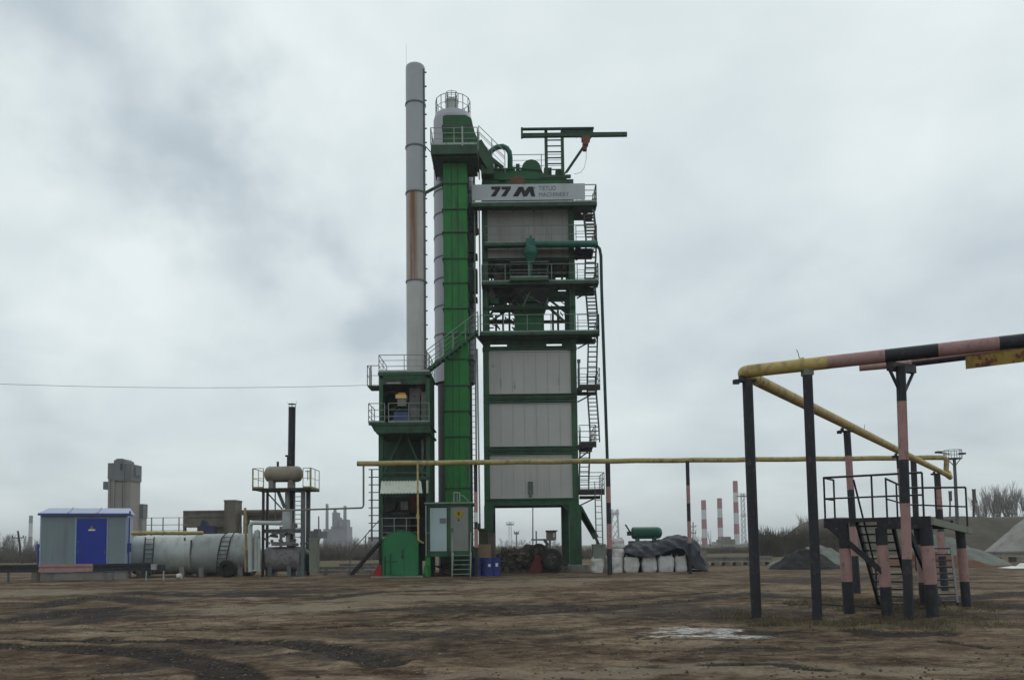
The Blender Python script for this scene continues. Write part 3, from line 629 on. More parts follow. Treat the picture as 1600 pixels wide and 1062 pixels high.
# external ladder, stair stringer and thin handrail on the left
m = MB(); a0, a1 = X(578, 780, YL), X(581, 780, YL)
m.tube((X(580, 780, YL), YL+.2, ZL(845)), (X(580, 780, YL), YL+.2, ZL(732)), .05, 6)
for i in range(10): z = ZL(732+i*12); m.tube((X(575, 780, YL), YL+.2, z), (lx0, YL+.2, z), .03, 5)
m.build('ladder', 'gstair', BT)
m = MB(); a = P(549, 891, YL-.6); b = P(598, 842, YL-.6); a.z = .08; stair(m, a, b, (0, .32, 0), 11, sw=.05, sh=.14, td=.2); m.build('stair_flight', 'dark', BT)
m = MB(); railing(m, [a+Vector((0, -.42, 0)), b+Vector((0, -.42, 0))], 1.2, (), 1.6, kick=0, r=.028); m.build('stair_handrail', 'gstair', BT)

# link stair between filter tower and mixing tower
LS = thing('link_stair', 'grey-railed stairway climbing across the green elevator to the mixing tower', 'stairway', P(712, 540, YE-1.0))
a = P(668, 580, 48.0); b = P(747, 519, 49.6); a.z -= 0; m = MB(); stair(m, a, b, (0, .35, 0), 12, sw=.05, sh=.15, td=.2); m.build('stair_flight', 'dgreen', LS)
m = MB(); railing(m, [a+Vector((0, -.4, 0)), b+Vector((0, -.4, 0))], 1.15, (.5,), 1.2, kick=0, r=.03); railing(m, [a+Vector((0, .4, 0)), b+Vector((0, .4, 0))], 1.15, (.5,), 1.2, kick=0); m.build('railing', 'grail', LS)

# chimney stack
ysk = YL+1.6; sx_ = (X(632, 97, ysk-.5)+X(664, 97, ysk-.5)+X(634, 560, ysk-.5)+X(663.5, 560, ysk-.5))/4; rK = .585
def ZK(py): return P(648, py, ysk-.5).z
CH = thing('chimney_stack', 'tall grey steel chimney with a rusty band, highest thing in the picture', 'chimney', (sx_, ysk, ZK(580)))
segs = [(97, 158), (158, 226), (226, 298), (298, 437), (437, 585)]
mats = ['stack_t', 'stack_t', 'stack_t', 'stack_r', 'stack_b']
for (p0, p1), mm in zip(segs, mats):
    z1, z0 = ZK(p0), ZK(p1); top = [(z1-.14, rK), (z1-.04, rK*.96), (z1, rK*.9), (z1, rK*.8), (z1-.6, rK*.78)] if p0 == 97 else [(z1-.02, rK)]
    MB().lathe((sx_, ysk, 0), [(z0+.02, rK)]+top, 'z', 40).build('shell_section', mm, CH)
    MB().lathe((sx_, ysk, 0), [(z0-.045, rK), (z0-.045, rK+.045), (z0+.045, rK+.045), (z0+.045, rK)], 'z', 40).build('flange', 'farmetal', CH)
m = MB(); m.bar((sx_+rK*.92, ysk-.28, ZK(575)), (sx_+rK*.92, ysk-.28, ZK(105)), .10, .1)
for py in range(110, 560, 22): z = ZK(py); m.box(sx_+rK*.95, sx_+rK+.12, ysk-.3, ysk-.22, z-.03, z+.03)
m.build('climbing_rail', 'gstair', CH)
m = MB(); m.tube((sx_-.55, ysk, ZK(97)), (sx_-.55, ysk, ZK(62)), .007, 5); m.build('lightning_rod', 'wire', CH)
m = MB(); m.bar((sx_+.3, ysk+.1, P(660, 304, ysk).z), P(694, 286, YE+.2), .16); m.bar((sx_+.5, ysk, P(664, 226, ysk).z), P(675, 240, YE), .04); m.build('stay_bar', 'bgreen', CH)
# motor unit on the middle deck
zd = P(625, 660, YL-1.0).z
mo = thing('fan_motor', 'dim blue motor under an orange and yellow cover behind the filter tower rail', 'motor', (X(627, 650, YL+.3), YL+.3, zd))
yo = YL+.1
def pbz(m, x0, y0, x1, y1, d=.5, Y=None, mi=0): return m.pb(x0, y0, x1, y1, Y or yo, d, mi)
m = MB(); z = zd; a = X(613, 650, yo); b = X(640, 650, yo); m.box(a, b, yo, yo+.9, z, z+.38); m.box(a+.08, b-.08, yo+.05, yo+.85, z+.38, z+.80)
m.build('body', 'mblue', mo); m = MB(); pbz(m, 621, 623, 634, 634); m.build('neck', 'mgrey', mo)
m = MB(); pbz(m, 618, 616, 634.5, 622, .6); m.build('cover', 'oyellow', mo); m = MB(); pbz(m, 622, 613, 633, 616, .5); m.build('cap', 'orange', mo)
# ================================================================ GREEN HUT
YH = 44.3
x0, x1 = X(599, 880, YH), X(653, 880, YH); xc = (x0+x1)/2; hw = (x1-x0)/2; hs = P(626, 852, YH).z; hp = P(626, 829, YH).z
HT = thing('green_hut', 'small green metal hut with arched roof standing before the filter tower', 'hut', (xc, YH+1, 0))
arc = [(xc+hw*math.sin(t), hs+(hp-hs)*math.cos(t)**.8 if math.cos(t) > 0 else hs) for t in [R(-90+180*i/16) for i in range(17)]]
m = MB(); m.poly(([(x0, .08)]+arc+[(x1, .08)])[::-1], YH, YH+2.2); m.build('shell', 'hgreen', HT)
arc2 = [(xc+(hw+.04)*math.sin(t), hs+.01+(hp-hs+.03)*math.cos(t)**.8 if math.cos(t) > 0 else hs) for t in [R(-90+180*i/16) for i in range(17)]]
m = MB()
for (a0, b0), (a1, b1) in zip(arc2, arc2[1:]): m.bar((a0, YH-.02, b0), (a1, YH-.02, b1), .05, .03)
for (a0, b0), (a1, b1) in zip(arc2, arc2[1:]): m.bar((a0, YH+.02, b0+.01), (a0, YH+2.2, b0+.01), .03, .03)
m.box(x0-.03, x0+.03, YH-.05, YH+.0, .08, hs); m.box(x1-.03, x1+.03, YH-.05, YH+.0, .08, hs); m.build('edge_trim', 'hgreen', HT)
m = MB(); m.box(x0+.16, xc+.18, YH-.035, YH-.005, .15, hs-.1); d_ = m.build('door', 'hgreen', HT)
m = MB(); m.box(xc+.08, xc+.14, YH-.08, YH-.04, .95, 1.45); m.box(xc+.02, xc+.2, YH-.08, YH-.045, 1.05, 1.1); m.build('handle', 'dgreen', d_)
m = MB(); m.box(x0+.1, x0+.75, YH-.07, YH-.04, .80, .86); m.tube((x0+.38, YH-.08, .1), (x0+.38, YH-.08, 1.25), .03, 6); m.tube((x0+.1, YH-.06, .1), (x0+.1, YH-.06, 1.1), .03, 6); m.build('hinge_bar', 'dgreen', d_)
MB().box(x0-.6, x1+.3, YH-.35, YH+2.4, -.1, .07).build('slab', 'concrete', HT)
# red triangular shields
def red_shield(name, lab, px0, px1, pyt, Y, mt, lean):
    a, b = X(px0, 895, Y), X(px1, 895, Y); zt = P(px0, pyt, Y).z; t = thing(name, lab, 'fire shield', ((a+b)/2, Y, 0))
    m = MB(); m.poly([(a, 0.0), (b, 0.0), (b-.02*lean, zt*.98), (b-(b-a)*.45, zt), (a+(b-a)*.22, zt*.45)], Y, Y+.35); m.build('panel', mt, t)
    m = MB(); m.box(a+.05, b-.05, Y-.03, Y-.002, .05, .09); m.bar((b-.06, Y-.02, .03), (b-.08, Y-.02, zt*.95), .04); m.build('rim', 'dred', t)
red_shield('fire_shield', 'bright red metal shield leaning beside the green hut', 580, 599, 883, YH+.1, 'red', 1)

# ================================================================ CONTROL CABIN
YC = 44.2
def XC(px, py=830): return P(px, py, YC).x
def ZC(py, px=700): return P(px, py, YC).z
x0, x1 = XC(665), XC(737); zf, zr = ZC(861), ZC(787)
CB = thing('control_cabin', 'green-framed control cabin with pale panel and grey door under the elevator', 'cabin', ((x0+x1)/2, YC+1.4, 0))
m = MB(); m.box(x0-.04, x1+.06, YC-.12, YC+2.9, zr-.02, zr+.10); m.build('roof', 'dgreen', CB)
m = MB(); m.box(x0-.05, x1+.07, YC-.14, YC-.12, zr+.02, zr+.085); m.build('roof_edge', 'grail', CB)
m = MB(); m.box(x0+.1, x1-.1, YC+.08, YC+2.8, zf, zr-.02); m.build('wall', 'bgreen', CB)
m = MB()
for px, w_ in ((665, .09), (668.5, .12), (699, .17), (733, .13)): x = XC(px); m.box(x, x+w_, YC-.02, YC+.08, zf, zr-.02)
m.box(x0, x1, YC-.01, YC+.08, zf-.25, zf); m.box(x0, x1, YC-.015, YC+.08, zr-.14, zr-.02); m.box(x0, XC(707), YC, YC+2.8, ZC(869), zf-.25)
m.build('frame', 'dgreen', CB)
m = MB(); m.tube((XC(666), YC-.08, ZC(789)), (XC(666), YC-.08, ZC(868)), .04, 6); m.tube((XC(666), YC-.06, ZC(832)), (XC(671), YC-.06, ZC(832)), .03, 6); m.build('corner_pipe', 'grail', CB)
m = MB(); m.box(XC(672), XC(698), YC+.0, YC+.05, zf+.02, ZC(793)); pn = m.build('panel', 'cabin', CB)
m = MB(); m.box(XC(687), XC(697), YC-.02, YC, ZC(817), ZC(809)); m.build('notice', 'inkgrey', pn)
m = MB(); m.box(XC(704), XC(732), YC-.0, YC+.05, zf+.02, ZC(792)); dr = m.build('door', 'cdoor', CB)
m = MB(); m.box(XC(705), XC(708), YC-.06, YC-.002, ZC(831), ZC(824)); m.build('handle', 'gstair', dr)
xs_, zs_ = XC(717), ZC(803)
m = MB(); m.poly([(xs_-.32, zs_+.16), (xs_+.32, zs_+.16), (xs_+.2, zs_-.1), (xs_+.02, zs_-.22), (xs_-.2, zs_-.1)], YC-.02, YC-.003); sg = m.build('sign', 'signy', dr, label='worn yellow warning sign')
m = MB(); m.poly([(xs_-.02, zs_+.12), (xs_+.06, zs_+.12), (xs_+.01, zs_+.0), (xs_+.05, zs_+.0), (xs_-.02, zs_-.14), (xs_, zs_-.03), (xs_-.05, zs_-.03)][::1], YC-.027, YC-.021); m.box(xs_-.04, xs_+.03, YC-.02, YC-.003, zs_-.36, zs_-.27); m.build('sign_mark', 'ink', sg)
m = MB(); m.path([(XC(673), YC+.3, ZC(866)), (XC(667.5), YC+.2, ZC(872)), (XC(666), YC+.15, ZC(885)), (XC(667), YC+.15, .02)], .16, 10); m.box(XC(664), XC(672), YC+.1, YC+.5, 0, ZC(866)); m.build('leg', 'green', CB)
m = MB(); m.box(XC(728), XC(733), YC+.4, YC+.7, 0, ZC(866)); m.build('leg', 'dgreen', CB); MB().box(XC(665), XC(671), YC+2.4, YC+2.7, 0, ZC(866)).build('leg', 'dgreen', CB); MB().box(XC(728), XC(733), YC+2.4, YC+2.7, 0, ZC(866)).build('leg', 'dgreen', CB)
m = MB(); xa, xb = XC(708), XC(736); stair(m, ((xa+xb)/2, YC-1.05, .05), ((xa+xb)/2, YC-.1, zf-.1), ((xb-xa)/2, 0, 0), 5, sw=.06, sh=.14, td=.24)
m.tube((xa, YC-1.05, 0), (xa, YC-1.05, 1.15), .028, 6); m.tube((xb, YC-1.05, 0), (xb, YC-1.05, 1.15), .028, 6); m.tube((xa, YC-1.05, 1.15), (xa, YC-.1, zf+1.0), .028, 6); m.tube((xb, YC-1.05, 1.15), (xb, YC-.1, zf+1.0), .028, 6)
m.build('steps', 'grail', CB)
m = MB(); z = zr+.1; m.tube((XC(709), YC+.3, z), (XC(709), YC+.3, ZC(769)), .035, 6); m.tube((XC(718), YC+.3, z), (XC(718), YC+.3, ZC(769)), .035, 6); m.tube((XC(709), YC+.3, ZC(769)), (XC(718), YC+.3, ZC(769)), .035, 6); m.tube((XC(714), YC+.35, z), (XC(714), YC+.35, ZC(771)), .02, 6)
m.path([(XC(718), YC+.3, ZC(772)), (XC(724), YC+.3, ZC(774)), (XC(729), YC+.3, ZC(779)), (XC(732), YC+.3, z)], .02, 6); m.build('roof_handrail', 'galv', CB)
# junk under the cabin
m = MB(); random.seed(2)
for i in range(18): 
    x = random.uniform(XC(676), XC(704)); y = YC+random.uniform(.3, 2); m.bar((x, y, random.uniform(.05, .5)), (x+random.uniform(-.6, .6), y+random.uniform(-.5, .5), random.uniform(.03, .7)), .08)
m.box(XC(690), XC(704), YC+1.2, YC+2, 0.0, .75); m.build('scrap_pile', 'scrap', None, label='dim scrap metal lying beneath the control cabin', cat='scrap')
# column, carton, barrels
m = MB(); xq0, xq1 = X(748, 840, 46.5), X(762, 840, 46.5); m.box(xq0, xq1, 46.5, 47, 0, P(755, 826, 46.5).z); m.box(xq0-.1, xq1+.1, 46.4, 47.1, P(755, 828, 46.5).z, P(755, 825, 46.5).z)
m.tube((X(745, 826, 46.5), 46.4, P(745, 827, 46.5).z), (X(757, 826, 46.5), 46.4, P(757, 827, 46.5).z), .05, 6); m.tube((X(749, 826, 46.5), 46.4, P(749, 827, 46.5).z), (X(749, 815, 46.5), 46.4, P(749, 817, 46.5).z), .07, 8)
m.build('steel_cabinet', 'ocolumn', None, label='mossy dark steel cabinet standing behind the cardboard box', cat='cabinet')
m = MB(); m.box(X(761, 840, 47.4), X(773, 840, 47.4), 47.4, 48.2, 0, P(767, 833, 47.4).z); m.box(X(760.5, 840, 47.4), X(773.5, 840, 47.4), 47.35, 48.25, P(767, 834, 47.4).z, P(767, 832, 47.4).z); m.build('grey_locker', 'bunker', None, label='plain brown-grey locker right of the mossy cabinet', cat='locker')
m = MB(); m.box(X(746, 840, 45.6), X(766, 840, 45.6), 45.6, 46.3, .85, P(755, 850, 45.6).z); m.box(X(756, 840, 45.6)-.01, X(756, 840, 45.6)+.01, 45.59, 45.6, .9, 1.3)
cdb = m.build('cardboard_box', 'card', None, label='brown cardboard box standing behind the blue barrels', cat='box')
MB().box(X(744, 840, 45.6), X(768, 840, 45.6), 45.55, 46.4, 0, .84).build('pallet_stack', 'scrap', None, label='dark stack of pallets under the cardboard box', cat='pallets')
br = thing('blue_barrel', 'left end barrel of the three blue ones by the cabin steps', 'barrel', (0, 0, 0), 'blue barrels by the cabin steps')
m = MB(); m.lathe((0, 0, 0), [(0, 0), (0, .29), (.03, .30), (.30, .29), (.31, .305), (.34, .305), (.35, .29), (.62, .29), (.63, .305), (.66, .305), (.67, .29), (.93, .29), (.95, .30), (.97, .30), (.96, .27), (.94, .27), (.94, 0)], 'z', 28); m.build('body', 'barrel', br)
br.location = (X(746, 880, 44.9), 44.9, 0)
def lab_(parent, w=.16, h=.14):
    m = MB(); m.add([(ORG[parent.name].x+math.sin(t)*.312, ORG[parent.name].y-math.cos(t)*.312, ORG[parent.name].z+z) for z in (.5, .5+h) for t in (.1, .25, .4, .55)], [(i, i+1, i+5, i+4) for i in range(3)])
    return m.build('label', 'white', parent)
b2 = dup(br, (X(762, 880, 44.8), 44.8, 0), 'middle blue barrel of the three, with a small white label'); ORG[b2.name] = Vector((0, 0, 0)); lab_(b2)
b3 = dup(br, (X(773.5, 880, 45.0), 45.0, 0), 'right end blue barrel next to the scrap heap, white label high on its side'); ORG[b3.name] = Vector((0, 0, 0)); lab_(b3, h=.18)
# scrap heap under the tower
def heap(name, pts, Y, dep, mt, lab, cat, n=60, rough=.18, seed=1, kind=None, roughf=1.3):
    """mound with a ridge profile given in picture coordinates, real depth, lumpy surface"""
    W_ = [(P(x, y, Y).x, max(P(x, y, Y).z, 0)) for x, y in pts]
    xa, xb = W_[0][0], W_[-1][0]; m = MB(); v = []; nx, ny = n, 22
    def prof(x):
        for (a, za), (b, zb_) in zip(W_, W_[1:]):
            if a <= x <= b: return za+(zb_-za)*(x-a)/max(b-a, 1e-6)
        return 0
    for j in range(ny+1):
        t = j/ny; s = 1-abs(2*t-1); y = Y-dep/2+dep*t
        for i in range(nx+1):
            x = xa+(xb-xa)*i/nx; xx = xa+(xb-xa)*i/nx
            h = prof(x); z = h*min(1, s*1.15) if s < .87 else h
            z += rough*noise.fractal(Vector((x*roughf+seed*9, y*roughf, seed)), .8, 2.2, 4)*min(1, h*1.2)*(min(1, s*4))
            v.append((x+noise.noise(Vector((y*.8, seed, i*.3)))*.2*h, y, max(z, -.06) if 0 < j < ny and 0 < i < nx else -.08))
    fs = [(j*(nx+1)+i, j*(nx+1)+i+1, (j+1)*(nx+1)+i+1, (j+1)*(nx+1)+i) for j in range(ny) for i in range(nx)]
    m.add(v, fs, 0, True); return m.build(name, mt, None, label=lab, cat=cat, kind=kind)
m = MB(); random.seed(11)
hs_ = [(764, 893), (772, 875), (785, 858), (800, 857), (815, 858), (832, 853), (850, 855), (866, 863), (882, 880), (890, 892)]
heap('scrap_heap', hs_, 50.5, 4.5, 'scrap', 'dark tangled heap of scrap and soil lying under the mixing tower', 'scrap heap', 90, .35, 5, roughf=2.6)
def hz(px):
    for (a, za), (b, zb_) in zip(hs_, hs_[1:]):
        if a <= px <= b: return za+(zb_-za)*(px-a)/(b-a)
    return 890
for i in range(260):
    px = random.uniform(770, 884); yt = hz(px); py = random.uniform(yt+2, 890); Y = 50.2-(py-yt)/(895-yt)*2.2
    p = P(px, py, Y); p.z = max(p.z, .05); l = random.uniform(.12, .5)
    q = p+Vector((random.uniform(-1, 1), random.uniform(-.4, .4), random.uniform(-.35, .45)))*l
    if random.random() < .55: m.bar(p, q, random.uniform(.03, .10), None, random.choice((0, 0, 1, 2)))
    else: m.bar(p, q, random.uniform(.15, .4), random.uniform(.02, .15), random.choice((0, 0, 0, 1, 2)))
m.build('scrap_pieces', ['scrap', 'scrapl', 'dark'], None, label='loose offcuts, bars and tyres scattered over the scrap heap', cat='scrap', kind='stuff')
for i, (px, py, r, lab) in enumerate(((862, 873, .62, 'big black tyre at the right end of the scrap heap'), (842, 862, .5, 'black tyre lying near the top of the scrap heap'))):
    c = P(px, py, 48.2); m = MB(); m.lathe((c.x, c.y-.15, c.z), [(0, r*.55), (-.02, r*.7), (0, r*.93), (.08, r), (.22, r), (.3, r*.93), (.32, r*.6), (.2, r*.55), (0, r*.55)], 'y', 28); m.build('tyre', 'rubber', None, label=lab, cat='tyre')
red_shield('fire_shield', 'dim red shield standing in front of the scrap heap under the tower', 826, 846, 868, 47.8, 'dred', 1)

# ================================================================ BULK BAGS, TARPAULIN, GREEN TANK
YB = 47.6
def bag(px0, px1, py0, py1, Y, label, seed, dirty=0):
    x0, x1 = X(px0, py1, Y), X(px1, py1, Y); z0 = max(P(px0, py1, Y).z, 0) if py1 < 885 else 0; z1 = P(px0, py0, Y).z
    w = x1-x0; m = MB(); n = 7; v = []; cx2 = (x0+x1)/2; h = z1-z0
    bm_ = []
    N1 = 24; L1 = 9
    for j in range(L1+1):
        t = j/L1; bul = 1+.06*math.sin(math.pi*t)-(.10 if j in (0, L1) else 0)
        for k in range(N1):
            a = 2*math.pi*k/N1; c_, s_ = math.cos(a), math.sin(a); sq = 1/max(abs(c_), abs(s_)); rr = (.5*w)*min(sq, 1.28)*bul*.93
            nz = noise.noise(Vector((c_*1.5+seed*7.3, s_*1.5, t*3)))*.07
            v.append((cx2+c_*(rr+nz), Y+w/2+s_*(rr+nz), z0+h*t+(noise.noise(Vector((c_*2, s_*2+seed, 5)))*.08 if j == L1 else 0)))
    fs = [(j*N1+k, j*N1+(k+1) % N1, (j+1)*N1+(k+1) % N1, (j+1)*N1+k) for j in range(L1) for k in range(N1)]
    m.add(v, fs, 0, True)
    top = v[L1*N1:]; ctr = (cx2, Y+w/2, z1+.04); m.add(top+[ctr], [(k, (k+1) % N1, N1) for k in range(N1)], 0, True)
    t = thing('bulk_bag', label, 'bulk bag', (cx2, Y+w/2, z0), 'white bulk bags walled up under the tarpaulin'); m.build('body', 'bag', t)
    m = MB()
    for sx2 in (-1, 1):
        m.path([(cx2+sx2*w*.38, Y+.08, z1-.08), (cx2+sx2*w*.33, Y+.15, z1+.10), (cx2+sx2*w*.25, Y+.3, z1-.02)], .03, 5)
    m.build('lifting_loop', 'bag', t)
bags = [(925, 944, 871, 893, YB, 'white bag at the left end of the bottom row, beneath the grey bin'),
        (946, 958, 871, 892, YB+.9, 'narrow sliver of white bag showing behind the striped post at the left'),
        (956, 974, 870, 893, YB, 'white bag directly beneath the two stacked bags by the second striped post'),
        (976, 1000, 870, 894, YB, 'slouched torn white bag, third wide one of the bottom row from the left'),
        (1004, 1028, 870, 894, YB, 'tall straight white bag in the middle of the bottom row'),
        (1029, 1055, 869, 895, YB-.1, 'widest rounded white bag, second from the right end of the front row'),
        (1056, 1075, 869, 894, YB, 'white bag behind the black and pink post at the right end of the row'),
        (956, 976, 842, 857, YB+.25, 'clean white bag on top of the two-high stack by the grey bin'),
        (957, 976, 857, 870, YB+.2, 'squashed white bag in the middle of the stack by the grey bin')]
for i, b_ in enumerate(bags): bag(*b_, i)
m = MB(); x0, x1 = X(928, 860, YB-.2), X(947, 860, YB-.2); z0, z1 = P(937, 872, YB).z, P(937, 850, YB).z; m.box(x0, x1, YB+.0, YB+.95, z0, z1); m.box(x0-.03, x1+.03, YB-.03, YB+.98, z1-.06, z1+.02); m.build('grey_bin', 'cabinet', None, label='grey metal bin standing on the leftmost white bag', cat='bin')
m = MB(); c = P(970, 840, YB+1.5); m.lathe((c.x, c.y, c.z-.3), [(-.3, .12), (.25, .14), (.3, .05)], 'z', 10); m.build('small_canister', 'farmetal', None, label='small grey canister on top of the white bags', cat='canister')
# tarpaulin draped over the row, real sheet with folds
tp = [(975, 857), (985, 848), (1000, 846), (1018, 848), (1030, 843), (1045, 838), (1060, 836), (1072, 837), (1083, 842), (1092, 851), (1099, 862), (1103, 872), (1106, 886)]
YTp = YB+1.3
W_ = [(P(x, y, YTp).x, P(x, y, YTp).z) for x, y in tp]
lowp = [(975, 862), (990, 866), (1005, 868), (1020, 870), (1030, 866), (1042, 861), (1054, 857), (1066, 857), (1078, 874), (1085, 886), (1094, 890), (1101, 892), (1107, 892)]
Wl = [(P(x, y, YB-.25).x, max(.02, P(x, y, YB-.25).z)) for x, y in lowp]
m = MB(); v = []; nx, ny = 84, 26
def itp(L_, u):
    k = u*(len(L_)-1); i = min(int(k), len(L_)-2); t = k-i; return L_[i][0]+(L_[i+1][0]-L_[i][0])*t, L_[i][1]+(L_[i+1][1]-L_[i][1])*t
for j in range(ny+1):
    t = j/ny
    for i in range(nx+1):
        u = i/nx; xt, zt2 = itp(W_, u); xl, zl2 = itp(Wl, u)
        if t < .5: s = t/.5; x = xl+(xt-xl)*s; y = YB-.3+(YTp-YB+.3)*s**1.3; z = zl2+(zt2-zl2)*math.sin(s*math.pi/2)
        else: s = (t-.5)/.5; x = xt; y = YTp+2.2*s; z = zt2*(1-s**2)+.05
        f = noise.fractal(Vector((x*1.6, y*1.6, z*1.2)), .7, 2.1, 3)*.10+math.sin(x*9+y*3+z*6)*.03
        v.append((x+f*.3, y-f, z+f*.7))
m.add(v, [(j*(nx+1)+i, j*(nx+1)+i+1, (j+1)*(nx+1)+i+1, (j+1)*(nx+1)+i) for j in range(ny) for i in range(nx)], 0, True)
m.build('tarpaulin', 'tarp', None, label='dark wrinkled tarpaulin draped over the bags behind the white row', cat='tarpaulin')
m = MB()
m.box(X(975, 870, YB+1.1), X(1078, 870, YB+1.1), YB+1.05, YB+1.9, 0, 1.25); m.box(X(985, 860, YB+.8), X(1016, 860, YB+.8), YB+.7, YB+1.0, P(1000, 862, YB+.8).z, P(1000, 859, YB+.8).z); m.build('pallet_stack', 'dark', None, label='dark pallets stacked behind the white bags under the tarpaulin', cat='pallets')
m = MB(); x = X(1101, 880, YB); m.box(x-.16, x+.2, YB+.3, YB+.7, 0, 1.18); m.build('marker_block', 'concrete', None, label='pale concrete block at the right end of the tarpaulin', cat='block')
GT = thing('green_tank', 'small green ribbed tank lying on top behind the white bags', 'tank', (X(1010, 842, YB+2.2), YB+2.2, P(1010, 842, YB+2.2).z))
c = P(1010, 832, YB+2.2); xa, xb = X(986, 831, YB+2.2), X(1034, 831, YB+2.2); r = .355
m = MB(); m.lathe((0, c.y, c.z), [(xa, 0), (xa+.03, r*.7), (xa+.1, r), (xb-.22, r), (xb-.06, r*.75), (xb, r*.4), (xb, 0)], 'x', 24); m.build('shell', 'tgreen', GT)
m = MB()
for t in (.0, .12): m.bar((xa+.1, c.y-r-.0, c.z+t), (xb-.2, c.y-r, c.z+t), .03)
for s in (.2, .75): x = xa+(xb-xa)*s; m.box(x-.08, x+.08, c.y-.35, c.y+.35, c.z-r-.12, c.z-r*.75)
m.build('rib', 'dgreen', GT)
m = MB(); m.bar(P(977, 819, YB+2), P(988, 836, YB+2), .08); m.bar(P(980, 833, YB+2), P(990, 833, YB+2), .25); m.build('fitting', 'dark', GT)
MB().box(xa-.1, xb+.1, c.y-.6, c.y+.6, 0, c.z-r-.12).build('tank_stand', 'scrap', None, label='rough dark stand under the green tank', cat='stand')

# ================================================================ PIPELINE AT THE PLANT
def stripe_post(name, px, pyt, Y, r, bands, lab, cat='post', grp=None, square=False, ground=True, top=None, slant=0):
    """bands: list of (py_bottom, material idx) from the top down; 0 black, 1 pink, 2 white"""
    zt = P(px, pyt, Y).z; x = (P(px, pyt, Y).x); b = G(px, 900); xb = x+slant
    m = MB(); z = zt
    def xx(zz): return xb+(x-xb)*(zz/zt)
    for py, mi in bands:
        zn = P(px, py, Y).z if py is not None else -.08
        if square: m.bar((xx(z), Y, z), (xx(zn), Y, zn), 2*r, 2*r, mi)
        else: m.tube((xx(z), Y, z), (xx(zn), Y, zn), r, 16, mi, caps=False)
        z = zn
    o = m.build(name, ['pblack', 'pink', 'white'], None, base=(xb, Y, 0), label=lab, cat=cat, group=grp)
    return o
YPp = 44.2
GRP = 'striped posts carrying the yellow pipeline'
stripe_post('pipe_post', 743, 723, YPp, .10, [(768, 0), (800, 1), (815, 2), (826, 0), (855, 1), (None, 0)], 'striped post between the control cabin and the cardboard box', grp=GRP)
stripe_post('pipe_post', 949.5, 721, YPp, .13, [(760, 0), (785, 1), (818, 0), (857, 1), (None, 0)], 'striped post standing against the left end of the white bag row', grp=GRP)
stripe_post('pipe_post', 1074, 720, YPp, .10, [(758, 0), (786, 1), (814, 0), (848, 1), (None, 0)], 'striped post standing in front of the dark tarpaulin', grp=GRP)
stripe_post('pipe_post', 1427, 717, YPp, .15, [(None, 0)], 'plain black post holding the far pipe behind the viewing platform', grp=GRP)
PL = thing('gas_pipeline', 'long yellow pipeline crossing in front of the towers and coming closer at right', 'pipeline', P(1000, 716, YPp))
m = MB(); e1 = P(558, 724, YPp-.6); e2 = P(1478, 714.5, 44.8)
n = 30; mid = [e1.lerp(e2, i/n)+Vector((0, 0, -.012*math.sin(i*2.1))) for i in range(n+1)]
m.path(mid[:-1]+[e2-Vector((.2, 0, 0)), e2+Vector((-.05, -.03, -.05)), e2+Vector((0, -.05, -.2)), P(1478, 740, 44.8)], .135, 14); m.build('far_run', 'yolive', PL)
m = MB(); B0 = P(1481, 742, 44.9); EL = P(1157, 581, 17.6); E2 = P(1600, 532, 15.35); dd = (E2-EL)
far = P(1481, 742, 44.9)
m.path([P(1482, 738, 44.9), far+Vector((-.02, -.25, -.14))]+[far.lerp(EL, t) for t in (.02, .25, .5, .75, .97)], .135, 16); m.build('near_run', 'yellow', PL)
# elbow and run above the striped gauge
r0 = .135
u1 = (far-EL).normalized(); u2 = dd.normalized(); k = .35
pts = [EL+u1*.9]+[((1-t)**2)*(EL+u1*k)+2*t*(1-t)*(EL+(-u1-u2)*.02)+(t*t)*(EL+u2*k) for t in [i/8 for i in range(9)]]+[EL+u2*.5]
full = (P(1293, 558, 17.0)-EL).length
pts.append(EL+u2*full); m = MB(); m.path(pts, r0+.002, 20); m.build('elbow', 'yellow', PL)
def at_px(px):
    lo, hi = 0, dd.length*1.6
    for _ in range(40):
        mid_ = (lo+hi)/2; p = EL+u2*mid_; c = CR.transposed() @ (p-Vector((0, 0, HC))); x = 800+F*c.x/(-c.z)
        if x < px: lo = mid_
        else: hi = mid_
    return EL+u2*lo
prev = at_px(1293)
for px, mt in ((1383, 'pink'), (1466, 'pblack'), (1561, 'pink'), (1640, 'pblack'), (1730, 'pink')):
    nx_ = at_px(px); MB().tube(prev, nx_, r0, 20).build('painted_run', mt, PL); prev = nx_
m = MB(); p = at_px(1254); m.tube(p-u2*.03, p+u2*.03, r0+.03, 20); m.build('clamp', 'yolive', PL)
m = MB(); p = at_px(1250); m.path([p+Vector((0, 0, .1)), p+Vector((-.03, 0, .26)), p+Vector((-.06, 0, .33))], .008, 5); q = far.lerp(EL, .63); m.path([q+Vector((0, 0, .1)), q+Vector((.02, 0, .3))], .008, 5); m.build('wire_tie', 'wire', PL)
# thin branch pipes
m = MB(); a = P(568, 726, YPp-.6); b = P(568, 793, YPp-.6); m.path([a, b+Vector((0, 0, .12)), b+Vector((-.04, 0, .04)), b+Vector((-.12, .02, 0)), P(440, 797, 46.0)], .05, 8); m.build('branch_pipe', 'cabinet', PL)
m = MB(); a = P(652.5, 724, YPp-.6); b = P(653.5, 843, YPp-.75); m.tube(a, b, .05, 8); m.path([b, b+Vector((.12, 0, -.1)), b+Vector((.2, .5, -.15))], .05, 8); m.build('drop_pipe', 'yellow', PL)
m = MB(); p = P(652.8, 806, YPp-.65); m.box(p.x-.08, p.x+.08, p.y-.08, p.y+.08, p.z-.12, p.z+.12); m.build('valve', 'yolive', PL)

